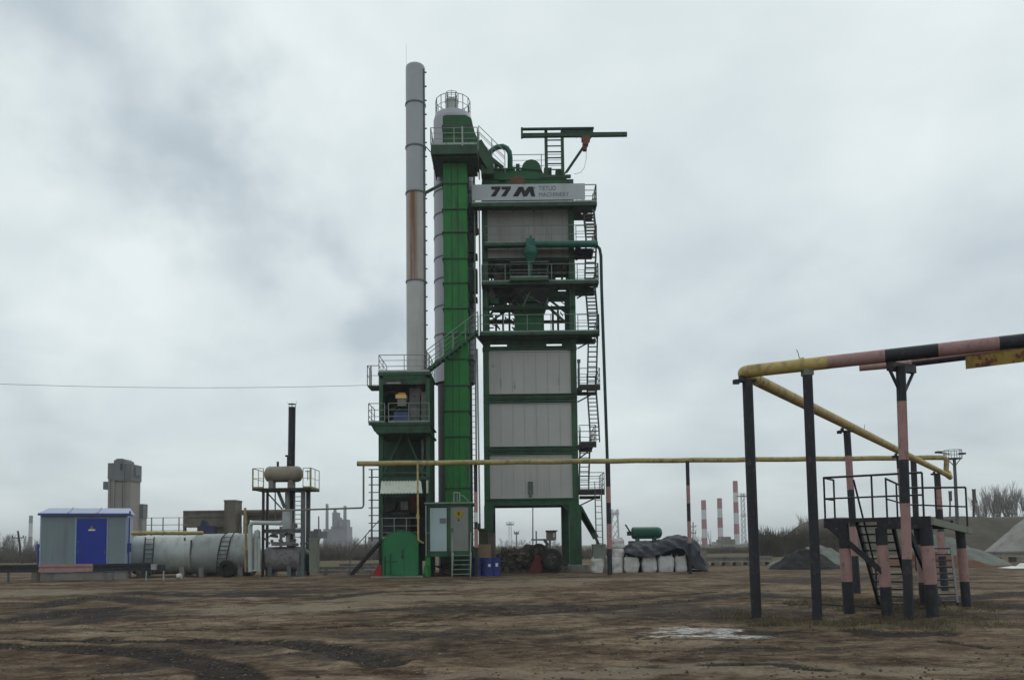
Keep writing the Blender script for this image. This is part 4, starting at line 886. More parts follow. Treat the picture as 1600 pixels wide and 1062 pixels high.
# ---- posts of the near pipeline
G2 = 'tall posts carrying the near pipeline'
def hpx(p):
    c = CR.transposed() @ (p-Vector((0, 0, HC))); return 800+F*c.x/(-c.z), PY-F*c.y/(-c.z)
def near_post(p, r, bands, lab, slant=0, cap=True, name='pipeline_post', under=.135):
    t = thing(name, lab, 'post', (p.x+slant, p.y, 0), G2); zt = p.z-under-.09; m = MB(); z = zt
    def xx(zz): return p.x+slant*(1-zz/zt)
    for zn, mi in bands: m.tube((xx(z), p.y, z), (xx(zn), p.y, zn), r, 20, mi, caps=(z == zt)); z = zn
    m.build('shaft', ['pblack', 'pink'], t)
    if cap:
        m = MB(); m.box(p.x-.28, p.x+.17, p.y-.09, p.y+.09, zt, zt+.045); m.box(p.x-.17, p.x-.12, p.y-.08, p.y+.08, zt+.045, zt+.13); m.box(p.x-.33, p.x-.2, p.y-.12, p.y-.04, zt-.06, zt+.03); m.build('saddle', 'pblack', t)
    return t
pA = EL+u1*.15+Vector((.02, 0, 0)); near_post(Vector((P(1168, 600, 17.55).x, 17.55, pA.z)), .108, [(-.1, 0)], 'black pipeline post at the pipe elbow, leftmost of the near ones', slant=.03)
pB = at_px(1261); near_post(Vector((pB.x, pB.y, pB.z)), .098, [(-.1, 0)], 'black pipeline post second from the pipe elbow', cap=False, slant=.02)
m = MB(); m.box(pB.x-.1, pB.x+.1, pB.y-.1, pB.y+.1, pB.z-.23, pB.z-.10); m.build('pipe_shoe', 'cabinet', None, label='small rusty shoe under the yellow pipe on the second black post', cat='pipe shoe')
def far_t(Y): t = (Y-far.y)/(EL.y-far.y); return far.lerp(EL, t)
pC = far_t(25.6); near_post(pC, .105, [(P(1318, 712, 25.6).z, 0), (P(1323, 765, 25.6).z, 1), (P(1328, 822, 25.6).z, 0), (P(1328, 868, 25.6).z, 1), (-.1, 0)], 'pipeline post with two pink bands rising at the left end of the platform', slant=.12)
pD = far_t(33.0); near_post(pD, .13, [(P(1394, 732, 33).z, 0), (P(1398, 775, 33).z, 1), (P(1401, 815, 33).z, 0), (-.1, 0)], 'pipeline post just left of the crossarm post, pink band above the rail', slant=.15)
pE = far_t(41.5); near_post(pE, .15, [(P(1462, 764, 41.5).z, 0), (P(1465, 795, 41.5).z, 1), (-.1, 0)], 'last pipeline post under the far corner of the yellow pipe', slant=.1)

# ---- clearance gauge: crossarm post, lower bar, yellow board
CG = thing('crossarm_post', 'black and pink banded post with a braced crossarm holding the pipes', 'crossarm post', (P(1419, 968, 16.4).x, 16.4, 0))
Yt = 16.4; xt_ = P(1408, 590, Yt).x; xbm = P(1419, 966, Yt).x; zt = P(1407, 572, Yt).z
bands = [(627, 0), (718, 1), (786, 0), (873, 1), (None, 0)]; z = zt; m = MB()
def xx(zz): return xt_+(xbm-xt_)*(1-zz/zt)*.8
for py, mi in bands:
    zn = P(1414, py, Yt).z if py else -.1; m.tube((xx(z), Yt, z), (xx(zn), Yt, zn), .092, 20, mi, caps=(z == zt)); z = zn
m.build('shaft', ['pblack', 'pink'], CG)
pT = at_px(1387); a = Vector((pT.x, pT.y-.05, pT.z-.22)); b = P(1427, 577, 17.3)
ctr = Vector((xt_, Yt, zt-.02)); m = MB(); dv = Vector((b.x-a.x, b.y-a.y, 0)); m.bar(a, b, .12, .17)
m.build('crossarm', 'pblack', CG)
m = MB(); low = Vector((xt_+.01, Yt, P(1408, 620, Yt).z)); m.bar(a+Vector((0, 0, -.06)), low, .05, .04); m.bar(b+Vector((0, 0, -.06)), low, .05, .04); m.build('crossarm_strut', 'pblack', CG)
LB = thing('lower_bar', 'pink and black banded bar running just under and behind the upper pipe', 'bar', P(1343, 574, 17.6))
pts = [(1343, 574.5, 17.9), (1424, 567.5, 17.6), (1510, 557, 17.2), (1600, 548, 16.8), (1700, 537, 16.4)]; pv = P(*pts[0])
for q, mi in zip(pts[1:], ('pink', 'pblack', 'pink', 'pblack')):
    q = P(*q); MB().tube(pv, q, .075, 16).build('bar_section', mi, LB); pv = q
RB = thing('rusty_beam', 'thin rusty pink beam between the upper pipe and the lower bar', 'beam', P(1420, 562, 17))
MB().bar(P(1424, 563.5, 17.1), P(1700, 530, 16.0), .07, .05).build('beam', 'pink', RB)
YB_ = thing('yellow_board', 'rust-blotched yellow clearance board hanging from the bars at the right edge', 'board', P(1560, 562, 16.2))
a = P(1508, 554.5, 16.75); b = P(1690, 531, 16.0); h = .29
m = MB(); nrm = Vector((b.x-a.x, b.y-a.y, 0)).normalized(); nv = Vector((nrm.y, -nrm.x, 0))*.012
def quad(a, b, h0, h1, off, mi=0):
    u = Vector((0, 0, 1)); A = [a-u*h0+off, b-u*h0+off, b-u*h1+off, a-u*h1+off]; B = [p-nv*1.0 for p in A]
    m.add(A+B, [(3, 2, 1, 0), (4, 5, 6, 7), (0, 1, 5, 4), (1, 2, 6, 5), (2, 3, 7, 6), (3, 0, 4, 7)], mi)
quad(a, b, 0, h, Vector((0, 0, 0))); m.build('board', 'rustyellow', YB_)
m = MB(); m.bar(a+nv*.5+Vector((0, 0, .012)), b+nv*.5+Vector((0, 0, .012)), .03, .02); m.build('edge_strip', 'pink', YB_)
# blotches of rust and worn lettering marks
m = MB(); random.seed(9)
def blotch(px, py, r, seed):
    c0 = a.lerp(b, (px-1508)/(1690-1508)*1.03); zc_ = P(px, py, c0.y).z; u = nrm; pts = []
    for i in range(14):
        t = 2*math.pi*i/14; rr = r*(1+.55*noise.noise(Vector((math.cos(t)*2, math.sin(t)*2, seed)))); pts.append(c0+u*rr*math.cos(t)+Vector((0, 0, zc_-c0.z+rr*1.2*math.sin(t)))+nv*1.6)
    zt_a = [min(max(p.z, a.z+(b.z-a.z)*((p-a).length/(b-a).length)-h+.01), a.z+(b.z-a.z)*((p-a).length/(b-a).length)-.01) for p in pts]
    pts = [Vector((p.x, p.y, z)) for p, z in zip(pts, zt_a)]; n = len(pts); B = [p-nv*.5 for p in pts]
    m.add(pts+B, [tuple(range(n)), tuple(range(n, 2*n))[::-1]]+[(i, (i+1) % n, n+(i+1) % n, n+i)[::-1] for i in range(n)])
for px, py, r in ((1529, 555, .035), (1531, 559, .03), (1527, 571, .045), (1535, 572, .05), (1541, 561, .025), (1544, 566, .045), (1549, 563, .035), (1555, 562, .025), (1541, 569, .04), (1588, 555, .03), (1591, 557, .03), (1597, 552, .045), (1582, 565, .02), (1592, 566, .02), (1600, 560, .03), (1628, 548, .05), (1650, 552, .04)): blotch(px, py, r, px)
m.build('rust_blotch', 'hoist', YB_)
# ================================================================ VIEWING PLATFORM (under the near pipeline)
VP = thing('viewing_platform', 'black railed steel platform on thick banded legs with stairs, right side under the pipe', 'platform', (P(1420, 960, 18).x, 19, 0))
zd_ = 2.08
AX = Vector((.825, -.565, 0)).normalized(); BX = Vector((-AX.y, AX.x, 0)); AV = math.atan2(AX.y, AX.x); C0 = Vector((P(1452, 850, 17.0).x, 17.0, 0))
def LP(s, t, z=0): return C0-AX*s+BX*t+Vector((0, 0, z))      # s metres left along the front edge, t metres back
def zat(px, py, Y): return P(px, py, Y).z
def pleg(p, r, zt, y1, y2, px=None):
    q = p.copy(); zb1, zb2 = zat(hpx(p)[0], y1, p.y), zat(hpx(p)[0], y2, p.y); m = MB(); z = zt; lean = -.07
    for zn, mi in ((zb1, 0), (zb2, 1), (-.1, 0)):
        f = lambda q_: p.x+lean*q_/zt
        m.tube((f(z), p.y, z), (f(zn), p.y, zn), r, 18, mi, caps=(z == zt)); z = zn
    m.build('leg', ['pblack', 'pink'], VP)
pleg(LP(1.62, .1), .115, zd_-.06, 856, 908); pleg(LP(.86, .1), .115, zd_-.2, 851, 916); pleg(LP(.0, .1), .125, zd_-.2, 852, 912)
pleg(LP(-.25, 3.5), .105, zd_-.24, 856, 908); pleg(LP(.62, 3.4), .115, zd_-.1, 850, 909); pleg(Vector((P(1476, 912, 27).x, 27, 0)), .115, 1.9, 830, 868)
m = MB()
m.box(-2.03, 0, .06, .95, zd_-.05, zd_-.005); m.box(-.98, .0, .95, 3.5, zd_-.05, zd_-.005)
m.box(-.98, .05, 0, .06, zd_-.23, zd_+.02); m.box(-2.06, -1.68, 0, .06, zd_-.18, zd_+.02); m.box(-1.68, -.98, .02, .06, zd_-.06, zd_+.02)
m.box(-.98, -.9, .06, 3.5, zd_-.2, zd_-.05); m.box(-2.06, -2.0, .06, .95, zd_-.17, zd_+.01); m.box(-.98, .05, 3.5, 3.56, zd_-.2, zd_)
for t in (1.2, 2.3): m.box(-.9, 0, t, t+.07, zd_-.15, zd_-.05)
m.xf(C0, AV).build('deck', 'pblack', VP)
m = MB(); a = LP(-.05, 0, zd_-.02); b = LP(-.4, 3.5, zd_-.2); u = Vector((0, 0, .14)); w_ = AX*.05
m.add([a, b, b-u, a-u, a+w_, b+w_, b-u+w_, a-u+w_], [(0, 1, 2, 3), (7, 6, 5, 4), (0, 4, 5, 1), (1, 5, 6, 2), (2, 6, 7, 3), (3, 7, 4, 0)]); m.build('edge_channel', 'cabinet', VP)
def rail_line(A, B, h0, h1, n, mid=.5):
    m = MB(); u = Vector((0, 0, 1)); m.tube(A+u*h0, B+u*h1, .024, 8); m.tube(A+u*h0*mid, B+u*h1*mid, .019, 8)
    for i in range(n+1): p = A.lerp(B, i/n); h = h0+(h1-h0)*i/n; m.tube(p, p+u*h, .022, 8)
    return m
rail_line(LP(2.03, .03, zd_), LP(.08, .03, zd_), .92, .92, 2).build('railing', 'pblack', VP)
rail_line(LP(2.03, .03, zd_), LP(2.03, .9, zd_), .92, .92, 1).build('railing', 'pblack', VP)
rail_line(LP(.95, 1.0, zd_), LP(.95, 3.5, zd_), .9, .82, 2).build('railing', 'pblack', VP)
rail_line(LP(.95, 3.5, zd_), LP(-.35, 3.5, zd_-.15), .82, .92, 2).build('railing', 'pblack', VP)
m = MB(); stair(m, LP(1.2, 3.0, .02), LP(1.2, .9, zd_-.05), AX*.36, 11, sw=.06, sh=.15, td=.2); m.build('stair_flight', 'pblack', VP)
m = MB(); m.bar(LP(2.0, .02, 1.98), LP(.9, .0, .95), .06, .11); m.build('front_brace', 'pblack', VP)
m = MB(); m.bar(LP(.55, .9, 1.9), LP(.2, 2.6, .15), .06, .14); m.build('stair_stringer', 'pblack', VP)
m = MB(); stair(m, P(1470, 945, 20.6), P(1462, 852, 23.4), (.42, 0, 0), 9, sw=.05, sh=.14, td=.18); m.build('stair_flight', 'pblack', VP)
m = MB(); p0 = LP(1.6, 2.9, 0); m.tube(p0, p0+Vector((0, 0, .95)), .024, 6); m.tube(p0+Vector((0, 0, .93)), LP(1.6, .9, zd_+.9), .022, 6); m.build('handrail', 'pblack', VP)
MB().tube(LP(2.2, .05, .25), LP(.9, .12, .2), .018, 6).build('foot_bar', 'pblack', VP)

# ================================================================ SWING BARRIER
YR = 43.6
BR = thing('road_barrier', 'long low black and pink barrier beam on short posts at left edge', 'barrier', (P(130, 900, YR).x, YR, 0))
def bsec(px0, px1, mt):
    m = MB(); a = P(px0, 881, YR); b = P(px1, 880.5, YR); z1 = (a.z+b.z)/2; z0 = P(px0, 893, YR).z
    zA = P(130, 880.5, YR).z; zB = P(130, 892.5, YR).z
    m.box(a.x, b.x, YR, YR+.1, zB, zB+.15); m.box(a.x, b.x, YR, YR+.1, zA-.13, zA); m.box(a.x, b.x, YR+.06, YR+.10, zB+.15, zA-.13); m.build('beam_section', mt, BR)
bsec(-120, 60, 'pblack'); bsec(60, 145, 'pink'); bsec(145, 238, 'pblack')
m = MB(); a = P(236, 886, YR); m.box(a.x, a.x+.28, YR-.02, YR+.11, a.z-.12, a.z+.17); m.build('end_plate', 'galv', BR); m = MB(); a = P(245, 886, YR); m.box(a.x+.05, a.x+.4, YR-.02, YR+.12, a.z-.16, a.z+.14); m.build('counterweight', 'pblack', BR)
for px, w_, mt in ((-60, .1, 'gstair'), (12, .10, 'gstair'), (53, .30, 'bunker'), (176, .05, 'gstair'), (228, .06, 'galv'), (255, .06, 'galv')):
    x = P(px, 900, YR).x; MB().box(x-w_/2, x+w_/2, YR+.02, YR+.09 if w_ < .2 else YR+.3, -.05, P(130, 892.5, YR).z-.003).build('post', mt, BR)

# ================================================================ TRANSFORMER SHED
ang = R(19); sx0 = P(62, 850, 45.4)
SH = thing('equipment_shed', 'grey-green metal shed with pale blue roof and dark blue door behind the barrier', 'shed', (0, 0, 0))
wS = 4.32; dS = 2.9; zf = .42; zw = P(62, 802.5, 45.4).z
m = MB(); m.box(0, wS, 0, dS, zf, zw)
for i in range(1, 14): x = wS*i/14; m.box(x-.008, x+.008, -.008, 0, zf, zw-.05)
m.build('wall', 'shed', SH)
MB().box(wS, wS+.02, 0, dS, zf, zw).build('side_wall', 'shedside', SH)
MB().box(.02, wS-.02, .05, dS, 0, zf).build('base', 'concrete', SH)
m = MB(); zr_ = zw+.03
m.add([(-.1, -.18, zr_), (wS+.12, -.18, zr_), (wS+.02, dS*.5, zr_+.36), (.15, dS*.5, zr_+.36), (-.1, dS+.18, zr_), (wS+.12, dS+.18, zr_)], [(0, 1, 2, 3), (3, 2, 5, 4), (0, 3, 4), (1, 5, 2), (4, 5, 1, 0)])
for x in (1.35, 2.8): m.bar((x, -.14, zr_+.03), (x+.02, dS*.5, zr_+.39), .05, .05)
m.build('roof', 'roofblue', SH)
m = MB(); m.box(-.1, wS+.14, -.2, -.185, zw-.09, zw+.035); m.box(-.1, wS+.14, -.185, -.02, zw-.02, zw+.02); m.box(wS+.13, wS+.2, -.3, -.05, zw-.1, zw+.15); m.build('eave_trim', 'bluetrim', SH)
for x in (0, wS-.07): MB().box(x, x+.07, -.02, -.002, zf, zw-.1).build('corner_trim', 'shedside', SH)
for x in (1.76, 3.34): MB().box(x-.05, x+.02, -.03, -.002, zf+.02, zw-.2).build('door_jamb', 'shedside', SH)
m = MB(); m.box(1.80, 3.30, -.045, -.005, zf+.05, zw-.24); dS_ = m.build('door', 'bluedoor', SH)
m = MB(); m.box(2.38, 2.72, -.055, -.047, zw-.93, zw-.85); m.build('sign_plate', 'white', dS_)
m = MB(); m.poly([(2.44, zw-.84), (2.66, zw-.84), (2.55, zw-.62)], -.06, -.047); m.build('warning_triangle', 'signy', dS_); m = MB(); m.poly([(2.56, zw-.66), (2.52, zw-.75), (2.56, zw-.75), (2.53, zw-.82), (2.58, zw-.73), (2.54, zw-.73)], -.064, -.061); m.build('bolt_mark', 'ink', dS_)
m = MB(); [m.box(1.84, 1.92, -.07, -.046, z_, z_+.12) for z_ in (.75, 1.5, 2.05)]; m.build('hinge', 'bluetrim', dS_)
m = MB(); m.box(1.80, 3.30, -.055, -.046, zw-.30, zw-.24); m.box(1.80, 3.30, -.055, -.046, zf+.05, zf+.1); m.build('door_rim', 'bluetrim', dS_)
m = MB(); m.box(3.18, 3.24, -.09, -.046, 1.4, 1.6); m.build('handle', 'gstair', dS_)
m = MB(); m.box(wS+.02, wS+.2, .3, .6, 1.5, 2.0); m.tube((wS+.1, .2, .3), (wS+.1, .2, zw-.2), .04, 6); m.tube((-.1, .1, 0.1), (-.1, .1, 2.0), .05, 6); m.box(-.16, -.02, .02, .18, 1.8, 2.0); m.build('cable_box', 'bluetrim', SH)
SH.location = (sx0.x, 45.4, 0); SH.rotation_euler = (0, 0, ang)

# ================================================================ BITUMEN TANKS
YK = 50.5
def tank(px0, px1, pyt, pyb, Y, mt, lab, r=None):
    zt = P(px0, pyt, Y).z; zb = P(px0, pyb, Y).z; r = (zt-zb)/2; zc2 = (zt+zb)/2; x0, x1 = X(px0, 870, Y-r), X(px1, 870, Y-r)
    t = thing('bitumen_tank', lab, 'storage tank', ((x0+x1)/2, Y, 0)); m = MB()
    m.lathe((0, Y, zc2), [(x0-.25, 0), (x0-.22, r*.5), (x0-.12, r*.85), (x0, r), (x1, r), (x1+.12, r*.85), (x1+.22, r*.5), (x1+.25, 0)], 'x', 48); m.build('shell', mt, t)
    n = max(1, int((x1-x0)/1.4))
    for i in range(n+1): x = x0+.03+(x1-x0-.06)*i/n; MB().lathe((0, Y, zc2), [(x-.025, r), (x-.025, r+.012), (x+.025, r+.012), (x+.025, r)], 'x', 48).build('band', mt, t)
    for f in (.15, .85): x = x0+(x1-x0)*f; MB().box(x-.15, x+.15, Y-r*.8, Y+r*.8, 0, zc2-r*.6).build('saddle', 'concrete', t)
    return t, x0, x1, r, zc2
t1, a0, a1, rr_, zc1 = tank(200, 296, 837, 897, YK, 'tank_l', 'pale insulated tank partly hidden behind the blue-roofed shed')
m = MB(); x = X(232, 870, YK-1.2); stair(m, (x, YK-rr_-.25, .15), (x, YK-rr_+.1, zc1+rr_-.1), (.26, 0, 0), 8, sw=.05, sh=.09, td=.08); m.build('ladder', 'gstair', t1)
t2, b0, b1, rr2, zc2_ = tank(299, 386, 834, 899, YK-.2, 'tank_d', 'darker grey tank in front of the brown bunker building, with black ladder')
m = MB(); x = X(352, 870, YK-1.2); m.path([(x-.33, YK-1.75, .2), (x-.31, YK-1.6, zc2_), (x-.25, YK-1.2, zc2_+rr2*.75), (x-.1, YK-.6, zc2_+rr2+.1)], .035, 6); m.path([(x+.2, YK-1.75, .2), (x+.24, YK-1.6, zc2_), (x+.3, YK-1.2, zc2_+rr2*.75), (x+.35, YK-.6, zc2_+rr2+.1)], .035, 6)
for i in range(9):
    t = i/8; m.bar((x-.31+t*.08, YK-1.72+t*.6*t, .3+t*(rr2*2-.5)), (x+.22+t*.08, YK-1.72+t*.6*t, .3+t*(rr2*2-.5)), .035)
m.build('ladder', 'dark', t2)
m = MB(); p = P(289, 842, YK-1.3); m.box(p.x-.05, p.x+.05, p.y-.05, p.y, p.z-.1, p.z+.1); p = P(299, 855, YK-1.3); m.box(p.x-.03, p.x+.05, p.y-.1, p.y-.02, p.z-.4, p.z+.45); m.build('gauge', 'gstair', t2)
m = MB(); c = P(355, 893, 47.6); m.lathe((c.x, c.y-.2, .50), [(0, .2), (-.02, .34), (0, .46), (.08, .5), (.5, .5), (.58, .46), (.6, .2), (.3, .15), (0, .2)], 'y', 28); m.lathe((c.x, c.y-.2, .5), [(.1, .0), (.1, .21)], 'y', 16); m.build('big_tyre', 'rubber', None, label='big black tyre standing in front of the grey tank', cat='tyre')
m = MB(); c = P(280, 903, 46.2); m.lathe((c.x, c.y, .14), [(-.12, .0), (-.12, .14), (.12, .14), (.12, .0)], 'x', 12); m.build('paint_can', 'bag', None, label='small pale can lying on the ground before the tanks', cat='can')
m = MB(); a = P(206, 832.5, 46.4); b = P(297, 832.5, 46.4); m.path([a, b, b+Vector((.3, 1.0, .02))], .11, 12); 
pp = m.build('yellow_feed_pipe', 'yolive', None, label='olive yellow pipe running along the top of the pale tank from the shed', cat='pipe')

# ================================================================ THERMAL OIL HEATER
YO = 47.8
HO = thing('oil_heater_stand', 'steel stand with beige expansion tank on top and black flue, left of the towers', 'heater stand', (X(442, 870, YO), YO+1, 0))
def XO(px, Y=YO): return P(px, 780, Y).x
def ZO(py, Y=YO): return P(442, py, Y).z
for px, dy in ((411, 0), (417.5, 1.7), (473, 0), (481, 1.7)):
    w_ = .22 if px > 450 else .13; x = XO(px, YO+dy); MB().box(x-w_/2, x+w_/2, YO+dy, YO+dy+w_, 0, ZO(765)).build('column', 'gstair' if px > 450 else 'dark', HO)
m = MB(); m.box(XO(395), XO(486), YO-.1, YO+2.1, ZO(765), ZO(762.5)); m.box(XO(395), XO(486), YO-.14, YO-.1, ZO(766), ZO(762)); m.build('platform', 'dark', HO)
m = MB(); zz = ZO(762.5); railing(m, [(XO(395.5), YO+2, zz), (XO(395.5), YO-.1, zz), (XO(412), YO-.1, zz)], 1.15, (.5,), 1.0, kick=.1, r=.022); m.build('railing', 'yolive', HO); m = MB(); railing(m, [(XO(474), YO-.1, zz), (XO(486), YO-.1, zz), (XO(486), YO+2, zz)], 1.15, (.5,), 1.0, kick=.1, r=.022)
m.box(XO(394.5), XO(396.5), YO-.12, YO-.06, zz, zz+1.15); m.box(XO(484.5), XO(487), YO-.12, YO-.06, zz, zz+1.15); m.build('railing', 'yolive', HO)
c = P(443, 740.5, YO+1.0); rE = .47; xa, xb = XO(413, YO+1), XO(473, YO+1)
m = MB(); m.lathe((0, c.y, c.z), [(xa, 0), (xa+.04, rE*.5), (xa+.14, rE*.85), (xa+.28, rE), (xb-.28, rE), (xb-.14, rE*.85), (xb-.04, rE*.5), (xb, 0)], 'x', 32); et = m.build('expansion_tank', 'beige', HO)
for px in (425, 456): x = XO(px, YO+1); MB().box(x-.13, x+.13, c.y-.3, c.y+.3, zz, c.z-rE*.8).build('saddle', 'tank_b', et)
m = MB(); m.tube((XO(426), c.y, c.z+rE-.03), (XO(426), c.y, ZO(718)), .07, 8); m.tube((XO(442), c.y, c.z+rE-.03), (XO(442), c.y, ZO(708)), .06, 8); m.tube((XO(438), c.y, ZO(709)), (XO(442), c.y, ZO(709)), .06, 8); m.box(XO(442), XO(446), c.y-.08, c.y+.1, ZO(722), ZO(715)); m.tube((XO(434), c.y, ZO(727)), (XO(448), c.y, ZO(726)), .04, 6); m.build('vent_pipe', 'dark', et)
m = MB(); m.tube((XO(474), c.y, ZO(748)), (XO(474), c.y, ZO(732)), .03, 6); m.tube((XO(478), c.y, ZO(748)), (XO(478), c.y, ZO(732)), .05, 6); m.tube((XO(470), c.y, ZO(734)), (XO(478), c.y, ZO(734)), .03, 6); m.build('level_gauge', 'galv', et)
yf_ = YO+1.75
m = MB(); m.tube((XO(454, yf_), yf_, 1.5), (XO(455.5, yf_), yf_, ZO(636, yf_)), .21, 20); m.build('flue', 'black', HO)
m = MB(); z = ZO(636, yf_); x = XO(455.5, yf_)
for t in range(4): aa = t*math.pi/2+.4; m.tube((x+.18*math.cos(aa), yf_+.18*math.sin(aa), z-.05), (x+.18*math.cos(aa), yf_+.18*math.sin(aa), z+.2), .012, 5)
m.lathe((x, yf_, z+.17), [(0, .24), (.02, .24), (.08, .02)], 'z', 16); m.tube((x+.2, yf_, z-.1), (x+.26, yf_, z+.36), .012, 5); m.tube((x-.15, yf_, z+.1), (x-.3, yf_, z+.32), .01, 5); m.build('flue_cap', 'galv', HO)
m = MB(); m.pb(441, 795, 453, 832, YO+.5, .5); m.tube(P(449, 765, YO+.8), P(449, 800, YO+.8), .14, 12); m.tube(P(450, 830, YO+.8), P(450, 848, YO+.8), .13, 12); m.build('heater_pipe', 'pipegrey', HO)
for a_, b_, w_ in (((418, 770), (441, 795), .07), ((434, 766), (445, 793), .16), ((430, 765), (430, 812), .06)): MB().bar(P(*a_, YO+.4), P(*b_, YO+.4), w_).build('brace', 'gstair', HO)
MB().pb(412, 826, 474, 832, YO+.26, .3).build('cross_beam', 'gstair', HO); m = MB()
m.pb(460, 766, 461, 846, YO+.2, .05); m.pb(471.5, 766, 472.5, 846, YO+.2, .05)
for i in range(11): m.pb(461, 768+i*7, 472, 769+i*7, YO+.2, .04)
m.build('ladder', 'gstair', HO)
m = MB(); random.seed(5)
for i in range(26):
    p = P(random.uniform(418, 470), random.uniform(828, 852), YO+random.uniform(.2, 1)); q = p+Vector((random.uniform(-.5, .5), 0, random.uniform(-.2, .2))); m.tube(p, q, random.uniform(.03, .09), 8)
m.lathe(P(460, 821, YO+.5), [(-.1, 0), (-.1, .17), (.1, .17), (.1, 0)], 'y', 12); m.pb(424, 846, 458, 852, YO+.3, .6); m.build('valve_pipework', 'mgrey', HO)
m = MB(); cL = P(444, 872, YO+.9); rL = .72; xa, xb = XO(411, YO+.9), XO(473, YO+.9)
m.lathe((0, cL.y, .98), [(xa, 0), (xa+.05, rL*.5), (xa+.18, rL*.86), (xa+.35, rL), (xb, rL), (xb, 0)], 'x', 36); m.build('burner_drum', 'mgrey', HO)
m = MB(); m.lathe((0, cL.y, .92), [(xb, rL*.95), (xb+.2, rL*.9), (xb+.5, rL*.6), (xb+.55, 0)], 'x', 28); m.build('drum_head', 'bgreen', HO)
for px in (422, 452, 468): x = XO(px, YO+.3); MB().box(x-.12, x+.12, YO+.3, YO+1.5, 0, .6).build('drum_support', 'gstair', HO)
UP = thing('looped_pipe', 'pale grey pipe frame looping down left of the oil heater', 'pipe', (XO(398), YO-.2, 0))
m = MB(); p = lambda x, y: P(x, y, YO-.3); m.path([p(391, 893), p(391, 830), p(391, 822), p(393, 817), p(397, 816), p(440, 817)], .13, 12); m.build('outer_pipe', 'pipegrey', UP)
m = MB(); m.path([p(405, 893), p(405, 840)], .07, 8); m.path([p(391, 891), p(408, 891)], .05, 6); m.lathe(P(402, 838, YO-.1), [(0, .17), (.3, .17), (.36, .12), (.42, 0)], 'z', 14); m.tube(P(401, 838, YO), P(401, 892, YO), .22, 16); m.build('inner_pipe', 'tank_l', UP)
m = MB(); m.tube(P(384, 812, YO), P(384, 893, YO), .07, 8); m.pb(378, 855, 392, 859, YO-.1, .2); m.tube(P(383, 793, YO+.2), P(383, 812, YO+.2), .08, 8); m.build('yellow_riser', 'yolive', UP)
m = MB(); m.pb(483, 842, 495, 893, YO, .7); m.pb(482, 840, 496, 843, YO-.03, .76); m.build('grey_cabinet', 'cabinet', None, label='narrow grey-green cabinet standing right of the oil heater', cat='cabinet')
m = MB(); m.pb(478, 829, 497, 840, 60, 3); m.pb(490, 826, 497, 829, 60, 1); m.build('low_store', 'farmetal', None, label='low grey store seen behind the narrow grey cabinet', cat='building')
# pale rails lying between heater and hut
for i, (xa, ya, xb, yb3, Y, lab) in enumerate(((498, 885, 605, 886, 52, 'pale beam lying on the ground left of the hut, nearer one'), (498, 890, 590, 893, 49.5, 'low grey beam lying on the ground, lowest of those left of the hut'), (530, 881, 600, 880.5, 56, 'thin pale beam lying farther off left of the hut'))):
    a = P(xa, ya, Y); b = P(xb, yb3, Y); m = MB(); z = (a.z+b.z)/2; m.box(a.x, b.x, Y, Y+.25, z-.12, z+.05)
    for f in (.1, .5, .9): x = a.x+(b.x-a.x)*f; m.box(x-.1, x+.1, Y, Y+.25, -.05, z-.12)
    m.build('concrete_beam', 'concrete', None, label=lab, cat='beam')

# ================================================================ BACKGROUND
def far_box(name, px0, py0, px1, py1, Y, dep, mt, lab, cat, extra=None):
    m = MB(); m.pb(px0, py0, px1, py1, Y, dep); 
    if extra: extra(m)
    return m
YS = 150
SI = thing('concrete_silo', 'tall weathered concrete silo with grey metal top, far left behind the shed', 'silo', (P(194, 850, YS).x, YS+3, 0))
m = MB(); x0, x1 = P(169, 800, YS).x, P(203, 800, YS).x; zt = P(194, 748, YS).z; m.box(x0, x1, YS, YS+4, 0, zt)
for f in (0, .22, .62, .66): x = x0+(x1-x0)*f; m.box(x, x+.3, YS-.25, YS, 0, zt)
m.build('tower', 'oldconc', SI)
m = MB(); zt2 = P(194, 723, YS).z; zt3 = P(194, 719, YS).z; m.box(x0-.1, P(180, 740, YS).x, YS-.3, YS+4, zt, zt2); m.box(P(180, 740, YS).x, P(196, 740, YS).x, YS-.6, YS+3.4, zt-.3, zt3); m.box(P(196, 740, YS).x, x1+.2, YS-.3, YS+4, zt-.3, zt2-.2); m.box(x1, x1+.5, YS+1, YS+3, P(194, 742, YS).z, zt2-.5)
m.poly([(P(180, 740, YS).x, zt3), (P(196, 740, YS).x, zt3), (P(193, 740, YS).x, zt3+.3), (P(184, 740, YS).x, zt3+.3)][::-1], YS-.4, YS+3); m.build('metal_top', 'farmetal', SI)
m = MB(); m.pb(188, 724, 191, 734, YS-.72, .1); m.build('window', 'dark', SI); m = MB(); m.pb(161, 752, 169.5, 764, YS+1, 2); m.build('side_box', 'farmetal', SI)
m = MB(); m.pb(207, 808, 222, 880, YS+4, 1.8); m.build('annex', 'oldconc', SI); m = MB(); m.pb(207, 787, 224, 809, YS+3.9, 1.8); m.build('annex_top', 'farmetal', SI)
